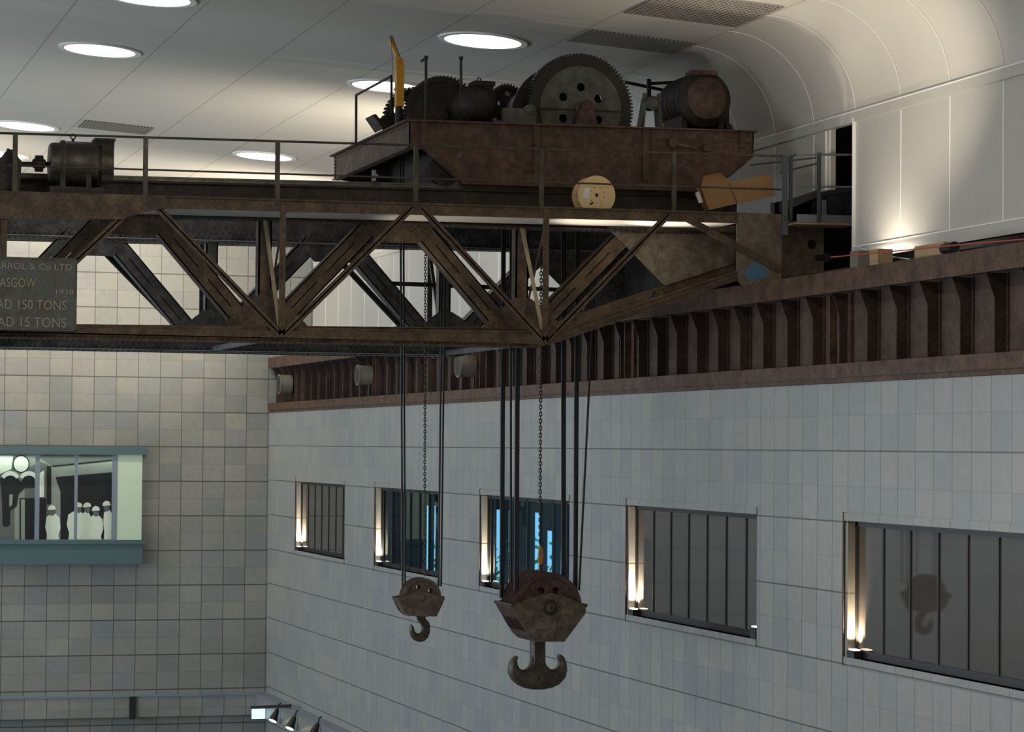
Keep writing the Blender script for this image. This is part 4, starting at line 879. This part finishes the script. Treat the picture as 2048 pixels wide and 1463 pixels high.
for s_ in (0, 1):
    p0 = XZ(*CP((65, 465)[s_], 578), YH-0.28); p1 = XZ(*CP((160, 395)[s_], 733), YH-0.28); q.add([(p0[0], YH-0.26, p0[1]), (p0[0], YH+0.22, p0[1]), (p1[0], YH+0.22, p1[1]), (p1[0], YH-0.26, p1[1]), (p0[0]+0.02, YH-0.26, p0[1]), (p0[0]+0.02, YH+0.22, p0[1]), (p1[0]+0.02, YH+0.22, p1[1]), (p1[0]+0.02, YH-0.26, p1[1])], [(0, 1, 2, 3), (7, 6, 5, 4), (0, 4, 5, 1), (1, 5, 6, 2), (2, 6, 7, 3), (3, 7, 4, 0)])
q.build('end_sheet', 'block', B)
for i, y in enumerate((YH-0.17, YH+0.03)):
    c = XZ(*CP(268, 572), YH-0.17); q = MB()
    hs = [[(c[0]+0.22*math.cos(a)+0.045*math.cos(t)*1.0, c[1]+0.22*math.sin(a)+0.055*math.sin(t)) for t in [2*math.pi*k/12 for k in range(12)]] for a in [math.radians(q_) for q_ in (37, 110, 180, 255)]]
    q.plate(circ(c, 0.37, 44), y-0.02, y+0.02, holes=hs); q.lathe((c[0], y-0.06, c[1]), [(0, 0.395), (0.015, 0.395), (0.05, 0.36), (0.07, 0.36), (0.105, 0.395), (0.12, 0.395)], 'y', 44) if False else None
    q.plate(circ(c, 0.40, 44), y-0.06, y-0.04, holes=[circ(c, 0.335, 44)]); q.plate(circ(c, 0.40, 44), y+0.04, y+0.06, holes=[circ(c, 0.335, 44)]); q.plate(circ(c, 0.37, 44), y-0.04, y+0.04, holes=[circ(c, 0.335, 44)])
    q.build('sheave', 'block', B)
hk = [(228, 730), (228, 752), (240, 775), (262, 795), (272, 830), (266, 862), (247, 880), (226, 878), (208, 857), (200, 825), (188, 805), (172, 798), (165, 830), (167, 870), (180, 910), (207, 938), (247, 952), (290, 944), (320, 915), (338, 870), (340, 820), (330, 783), (308, 760), (298, 745), (298, 730)]
q = MB(); q.plate([XZ(*CP(a, b), YH) for a, b in hk], YH-0.07, YH+0.07, inset=0.03); q.build('hook', 'hook', B, smooth=True)

# big block
YBF, YBB = YH-0.62, YH+0.62
B = thing('hook_block', 'big worn crane hook block with twin-horned anchor-shaped hook', 'hook block', tuple(PY(1075, 1370, YH)), 'crane hook blocks')
hexb = [(1045, 640), (1180, 585), (1270, 560), (1330, 545), (1385, 540), (1450, 550), (1530, 580), (1600, 610), (1640, 622), (1672, 640), (1672, 705), (1490, 950), (1240, 950), (1190, 905), (1120, 790), (1048, 665)]
# the front cheek outline has the corner cut on the left by the side sheet
pf = [XZ(*CP(a, b), YBF) for a, b in hexb]
cx = XZ(*CP(1360, 655), YBF)
mir = [(1045, 640), (1385, 540), (1672, 640)]
q = MB(); q.plate(pf, YBF, YBF+0.06)
q.lathe((cx[0], YBF, cx[1]), [(-0.14, 0.05), (-0.14, 0.06), (-0.06, 0.075), (-0.06, 0.10), (-0.03, 0.11), (-0.03, 0.15), (0, 0.155)], 'y', 28)
q.build('side_plate', 'block', B)
q = MB(); q.torus((cx[0], YBF-0.035, cx[1]), 0.12, 0.035, (0, 1, 0), 28, 8); q.build('axle_collar', 'dark', B, smooth=True)
q = MB(); q.lathe((cx[0], YBF-0.147, cx[1]), [(0, 0.04), (0.006, 0.04)], 'y', 16); q.build('axle_bore', 'black', B)
q = MB(); q.plate([XZ(*CP(a, b), YBF) for a, b in ((1255, 762), (1420, 775), (1415, 850), (1250, 838))], YBF-0.02, YBF); q.build('maker_plate', 'patina', B)
q = MB(); q.plate([(x, z) for x, z in pf], YBB-0.06, YBB); q.build('side_plate', 'sheave', B)
q = MB()
def sheet(p0, p1, t=0.03):
    q.add([(p[0]+o, y, p[1]) for o in (0, t) for p in (p0, p1) for y in (YBF+0.06, YBB-0.06)], [(0, 1, 3, 2), (4, 6, 7, 5), (0, 4, 5, 1), (2, 3, 7, 6), (0, 2, 6, 4), (1, 5, 7, 3)])
sheet(pf[0], pf[15]); sheet(pf[15], pf[13]); sheet(pf[13], pf[12]); sheet(pf[9], pf[10], -0.03); sheet(pf[10], pf[11], -0.03)
q.tube([(pf[0][0], YBF-0.02, pf[0][1]), (pf[0][0], YBB+0.02, pf[0][1])], 0.035, 10); q.tube([(pf[9][0], YBF-0.02, pf[9][1]), (pf[9][0], YBB+0.02, pf[9][1])], 0.035, 10)
q.box(pf[12][0], pf[11][0], YBF+0.07, YBB-0.07, pf[11][1]+0.01, pf[11][1]+0.06); q.build('end_sheet', 'sheave', B)
cs = XZ(*CP(1365, 655), YBF)
for i in range(6):
    y = YBF+0.14+i*0.19; q = MB(); hs = [circ((cs[0]+0.36*math.cos(math.radians(a)), cs[1]+0.36*math.sin(math.radians(a))), 0.07, 16) for a in (65, 115, 15, 165)] if i in (0, 5) else []
    q.plate(circ(cs, 0.66, 52), y-0.02, y+0.02, holes=hs)
    for d in (-0.055, 0.04): q.plate(circ(cs, 0.70, 52), y+d, y+d+0.015, holes=[circ(cs, 0.60, 52)])
    if i == 0:
        for a in (40, 90, 140): q.bar((cs[0]+0.15*math.cos(math.radians(a)), y-0.03, cs[1]+0.15*math.sin(math.radians(a))), (cs[0]+0.60*math.cos(math.radians(a)), y-0.03, cs[1]+0.60*math.sin(math.radians(a))), 0.03, 0.03, (0, 1, 0))
    q.build('sheave', 'sheave', B)
hk = [(1200, 905), (1200, 1100), (1198, 1130), (1188, 1155), (1160, 1180), (1130, 1190), (1100, 1177), (1083, 1142), (1078, 1105), (1085, 1072), (1070, 1068), (1045, 1085), (1020, 1120), (1008, 1170), (1012, 1220), (1040, 1275), (1090, 1320), (1150, 1345), (1220, 1356), (1300, 1356), (1380, 1340), (1440, 1310), (1490, 1255), (1507, 1190), (1500, 1130), (1480, 1080), (1455, 1057), (1435, 1058), (1431, 1080), (1439, 1112), (1438, 1145), (1420, 1175), (1390, 1188), (1355, 1177), (1328, 1148), (1318, 1110), (1318, 905)]
ch = CP(1252, 1268)
q = MB(); q.plate([XZ(*CP(a, b), YH) for a, b in hk], YH-0.15, YH+0.15, holes=[[XZ(*CP(1252+15*math.cos(t), 1268+22*math.sin(t)), YH) for t in [2*math.pi*k/14 for k in range(14)]]], inset=0.05); q.build('hook', 'hook', B, smooth=True)

# ================================================================ BACK WALL BAY WITH PHOTO MURAL
YV = YB-0.55
BY = thing('observation_bay', 'teal framed glazed bay projecting from the back wall at the left', 'bay window', tuple(PY(150, 1127, YB)))
xr2 = XZ(291, 1000, YV)[0]; XL2 = XZ(-260, 1000, YV)[0]
def zy(v, u=150): return PY(u, v, YV).z
q = MB(); q.box(XL2, xr2+0.08, YV-0.12, YB, zy(908), zy(892)); q.build('cornice', 'teal', BY)
q = MB(); q.box(XL2, xr2+0.0, YV-0.08, YB, zy(1087), zy(1079)); q.build('window_sill', 'teal', BY)
q = MB(); q.box(XL2, xr2-0.08, YV, YB, zy(1128), zy(1087)); q.build('apron_panel', 'teal', BY)
for u0, u1 in ((70, 79), (149, 155), (224, 234), (-80, -70)):
    q = MB(); x0, x1 = XZ(u0, 1000, YV)[0], XZ(u1, 1000, YV)[0]; q.box(x0, x1, YV, YV+0.08, zy(1079), zy(908)); q.build('mullion', 'mullion', BY)
q = MB(); q.box(XZ(234, 1000, YV)[0], XZ(284, 1000, YV)[0], YV+0.02, YV+0.05, zy(1079), zy(908)); q.build('end_panel', 'blind', BY)
lamp('bay_lamp', 'AREA', (XZ(120, 900, YV)[0], YV+0.25, zy(912)), 20, (0.85, 1.0, 0.85), target=(XZ(120, 900, YV)[0], YV+0.42, zy(1060)), shape='RECTANGLE', size=5.5, size_y=0.15)
MU = thing('photo_mural', 'black and white wall photograph of machinery and people behind the glazed bay', 'picture', tuple(PY(120, 1079, YB)))
YM2 = YB-0.06
def pr(pts, m, dpt, nm, par=MU):
    q = MB(); q.plate([XZ(u/4.876, 860+v/4.876, YM2) for u, v in pts], YM2-dpt-0.002, YM2-dpt+0.001); return q.build(nm, m, par)
q = MB(); q.box(XZ(-240, 1000, YM2)[0], XZ(234, 1000, YM2)[0], YM2, YM2+0.04, zy(1079)-0.02, zy(908)+0.02); q.build('backing', 'print_grey', MU)
bk = [([(-1000, 240), (140, 240), (140, 1070), (-1000, 1070)], 'print_mid', 0.004), ([(-1000, 245), (130, 245), (110, 380), (-40, 440), (-1000, 440)], 'print_white', 0.008), ([(340, 245), (1100, 240), (1100, 285), (520, 350)], 'print_mid', 0.004),
      ([(500, 345), (1095, 283), (1095, 300), (520, 358)], 'print_black', 0.008), ([(540, 455), (1092, 408), (1092, 1070), (590, 1070), (590, 600)], 'print_black', 0.008), ([(380, 300), (500, 350), (500, 700), (450, 1070), (240, 1070), (240, 400)], 'print_mid', 0.008), ([(455, 350), (498, 350), (498, 720), (455, 720)], 'print_black', 0.012),
      ([(190, 660), (450, 660), (450, 1066), (190, 1066)], 'print_black', 0.012), ([(205, 672), (242, 672), (242, 1064), (205, 1064)], 'print_grey', 0.016), ([(380, 420), (430, 390), (430, 650), (380, 650)], 'print_white', 0.012)]
for pts, m_, d in bk: pr(pts, m_, d, 'printed_shape')
mc = pr([(0, 470), (60, 430), (160, 450), (200, 500), (240, 450), (330, 440), (340, 560), (240, 560), (180, 620), (160, 740), (100, 780), (95, 920), (60, 940), (25, 930), (20, 700)], 'print_black', 0.02, 'printed_machine')
def ellp(cx_, cy_, rx, ry, n=28): return [(cx_+rx*math.cos(2*math.pi*k/n), cy_+ry*math.sin(2*math.pi*k/n)) for k in range(n)]
pr(ellp(205, 328, 82, 86), 'print_black', 0.022, 'printed_dial'); pr(ellp(205, 328, 72, 76), 'print_white', 0.025, 'printed_dial')
for cxx in (100, 280):
    ar = [(cxx+92*math.cos(t), 480-82*math.sin(t)) for t in [math.radians(20+140*k/12) for k in range(13)]]; br = [(cxx+62*math.cos(t), 490-50*math.sin(t)) for t in [math.radians(160-140*k/12) for k in range(13)]]
    pr(ar+br, 'print_white', 0.024, 'printed_scale')
pr([(90, 625), (125, 625), (118, 730), (90, 745)], 'print_grey', 0.024, 'printed_shape')
def figure(cx_, top_, w, lean=0):
    pr([(cx_-0.42*w, top_+120), (cx_-0.15*w, top_+90), (cx_+0.2*w, top_+90), (cx_+0.45*w, top_+130), (cx_+0.5*w, top_+230), (cx_+0.35*w, top_+300), (cx_+0.42*w, 1066), (cx_-0.42*w, 1066), (cx_-0.38*w, top_+300), (cx_-0.5*w, top_+220)], 'print_white', 0.028+random.random()*0.004, 'printed_figure')
    pr(ellp(cx_+lean, top_+70, 30, 36), 'print_mid', 0.034, 'printed_head'); pr([(cx_+lean-42, top_+52), (cx_+lean-34, top_+18), (cx_+lean-5, top_), (cx_+lean+28, top_+12), (cx_+lean+40, top_+45)], 'print_white', 0.037, 'printed_cap')
figure(515, 725, 150, -10); figure(745, 700, 190, 20); figure(840, 700, 90, 10); figure(930, 735, 150, 5); figure(1050, 685, 90, -10)
q = MB(); p0, p1 = PY(259, 1392, YB-0.5), PY(270, 1437, YB-0.5); q.box(p0.x, p1.x, YB-0.60, YB-0.45, p1.z, p0.z); tag(q.build('wall_bracket', 'black', at=tuple(p0)), 'black upright bracket on the low ledge of the back wall', 'bracket')
# sign and spotlights by the corner
q = MB(); p0, p1 = PY(503.5, 1417, YB-2.2), PY(529.5, 1436, YB-2.2)
ES = thing('exit_sign', 'small glowing pale blue sign box low in the corner under a black bar', 'sign', tuple(p1))
q.box(p0.x, p1.x, YB-2.26, YB-2.20, p1.z, p0.z); q.build('light_box', 'exit', ES)
q = MB(); q.box(p0.x+0.20, p0.x+0.24, YB-2.24, YB-2.21, p0.z, PY(515, 1412, YB-2.2).z); q.build('hanger', 'black', ES)
q = MB(); q.bar(PY(504, 1414, YB-2.23), PX(580, 1410.5, XW-0.4), 0.10, 0.10); tag(q.build('black_bar', 'black', at=tuple(PY(504, 1414, YB-0.7))), 'short black horizontal bar above the glowing sign in the corner', 'bar')
for (u, v, w) in ((550, 1430, 'beside the glowing sign, leftmost of three'), (584, 1445, 'middle one of three below the ledge'), (630, 1459, 'rightmost of three at the bottom edge')):
    p = PX(u, v, XW-0.65); T = thing('spotlight', 'small black wall spotlight '+w, 'spotlight', tuple(p), 'spotlights under the side ledge')
    q = MB(); d = Vector((-0.5, -0.3, -1)).normalized(); q.tube_prof([(p-d*0.24, 0.05), (p-d*0.18, 0.08), (p+d*0.20, 0.16)], 18); q.build('shade', 'black', T, smooth=True)
    q = MB(); q.tube_prof([(p+d*0.202, 0.14), (p+d*0.21, 0.14)], 18); q.build('lens', 'lamp_small', T)
    q = MB(); q.tube([p-d*0.25, p-d*0.25+Vector((0.05, 0, 0.16)), (XW-0.45, p.y, p.z+0.42)], 0.025, 8); q.build('arm', 'black', T, smooth=True)

# lamps fixed to the crane that light the underside of its walkway, and the glow on the wall panels
def fixture(p, tgt, e, lab, col=CREAM, size=1.6):
    T = thing('work_light', lab, 'lamp', tuple(p)); p = Vector(p); d = (Vector(tgt)-p).normalized(); q = MB(); q.tube_prof([(p-d*0.16, 0.04), (p-d*0.03, 0.07)], 14); q.build('lamp_housing', 'black', T, smooth=True)
    lamp('work_light_beam', 'SPOT', tuple(p), e, col, target=tgt, spot_size=size, spot_blend=0.7, shadow_soft_size=0.05)
x = X1090+0.5
for dx, zz, lab in ((0.95, 2.75, 'small black lamp low on the sloping girder chord, nearer the chord bend'), (2.3, 3.05, 'small black lamp high on the sloping girder chord, nearer the wall')):
    fixture((X1090+dx, 48.45, zz), (X1090+dx+0.3, 48.3, 4.2), 210, lab, size=1.5)
fixture((X565+2.4, 48.75, 2.25), (X565+3.4, 48.65, 4.2), 90, 'small black lamp on the bottom chord between the two middle posts of the crane')
fixture((XU-0.8, 44.7, 3.35), (XU-0.02, 44.6, 4.4), 120, 'small black lamp on the runway ledge lighting the near wall panel', size=2.5)
for o in bpy.data.objects:
    if '_b' in o: del o['_b']
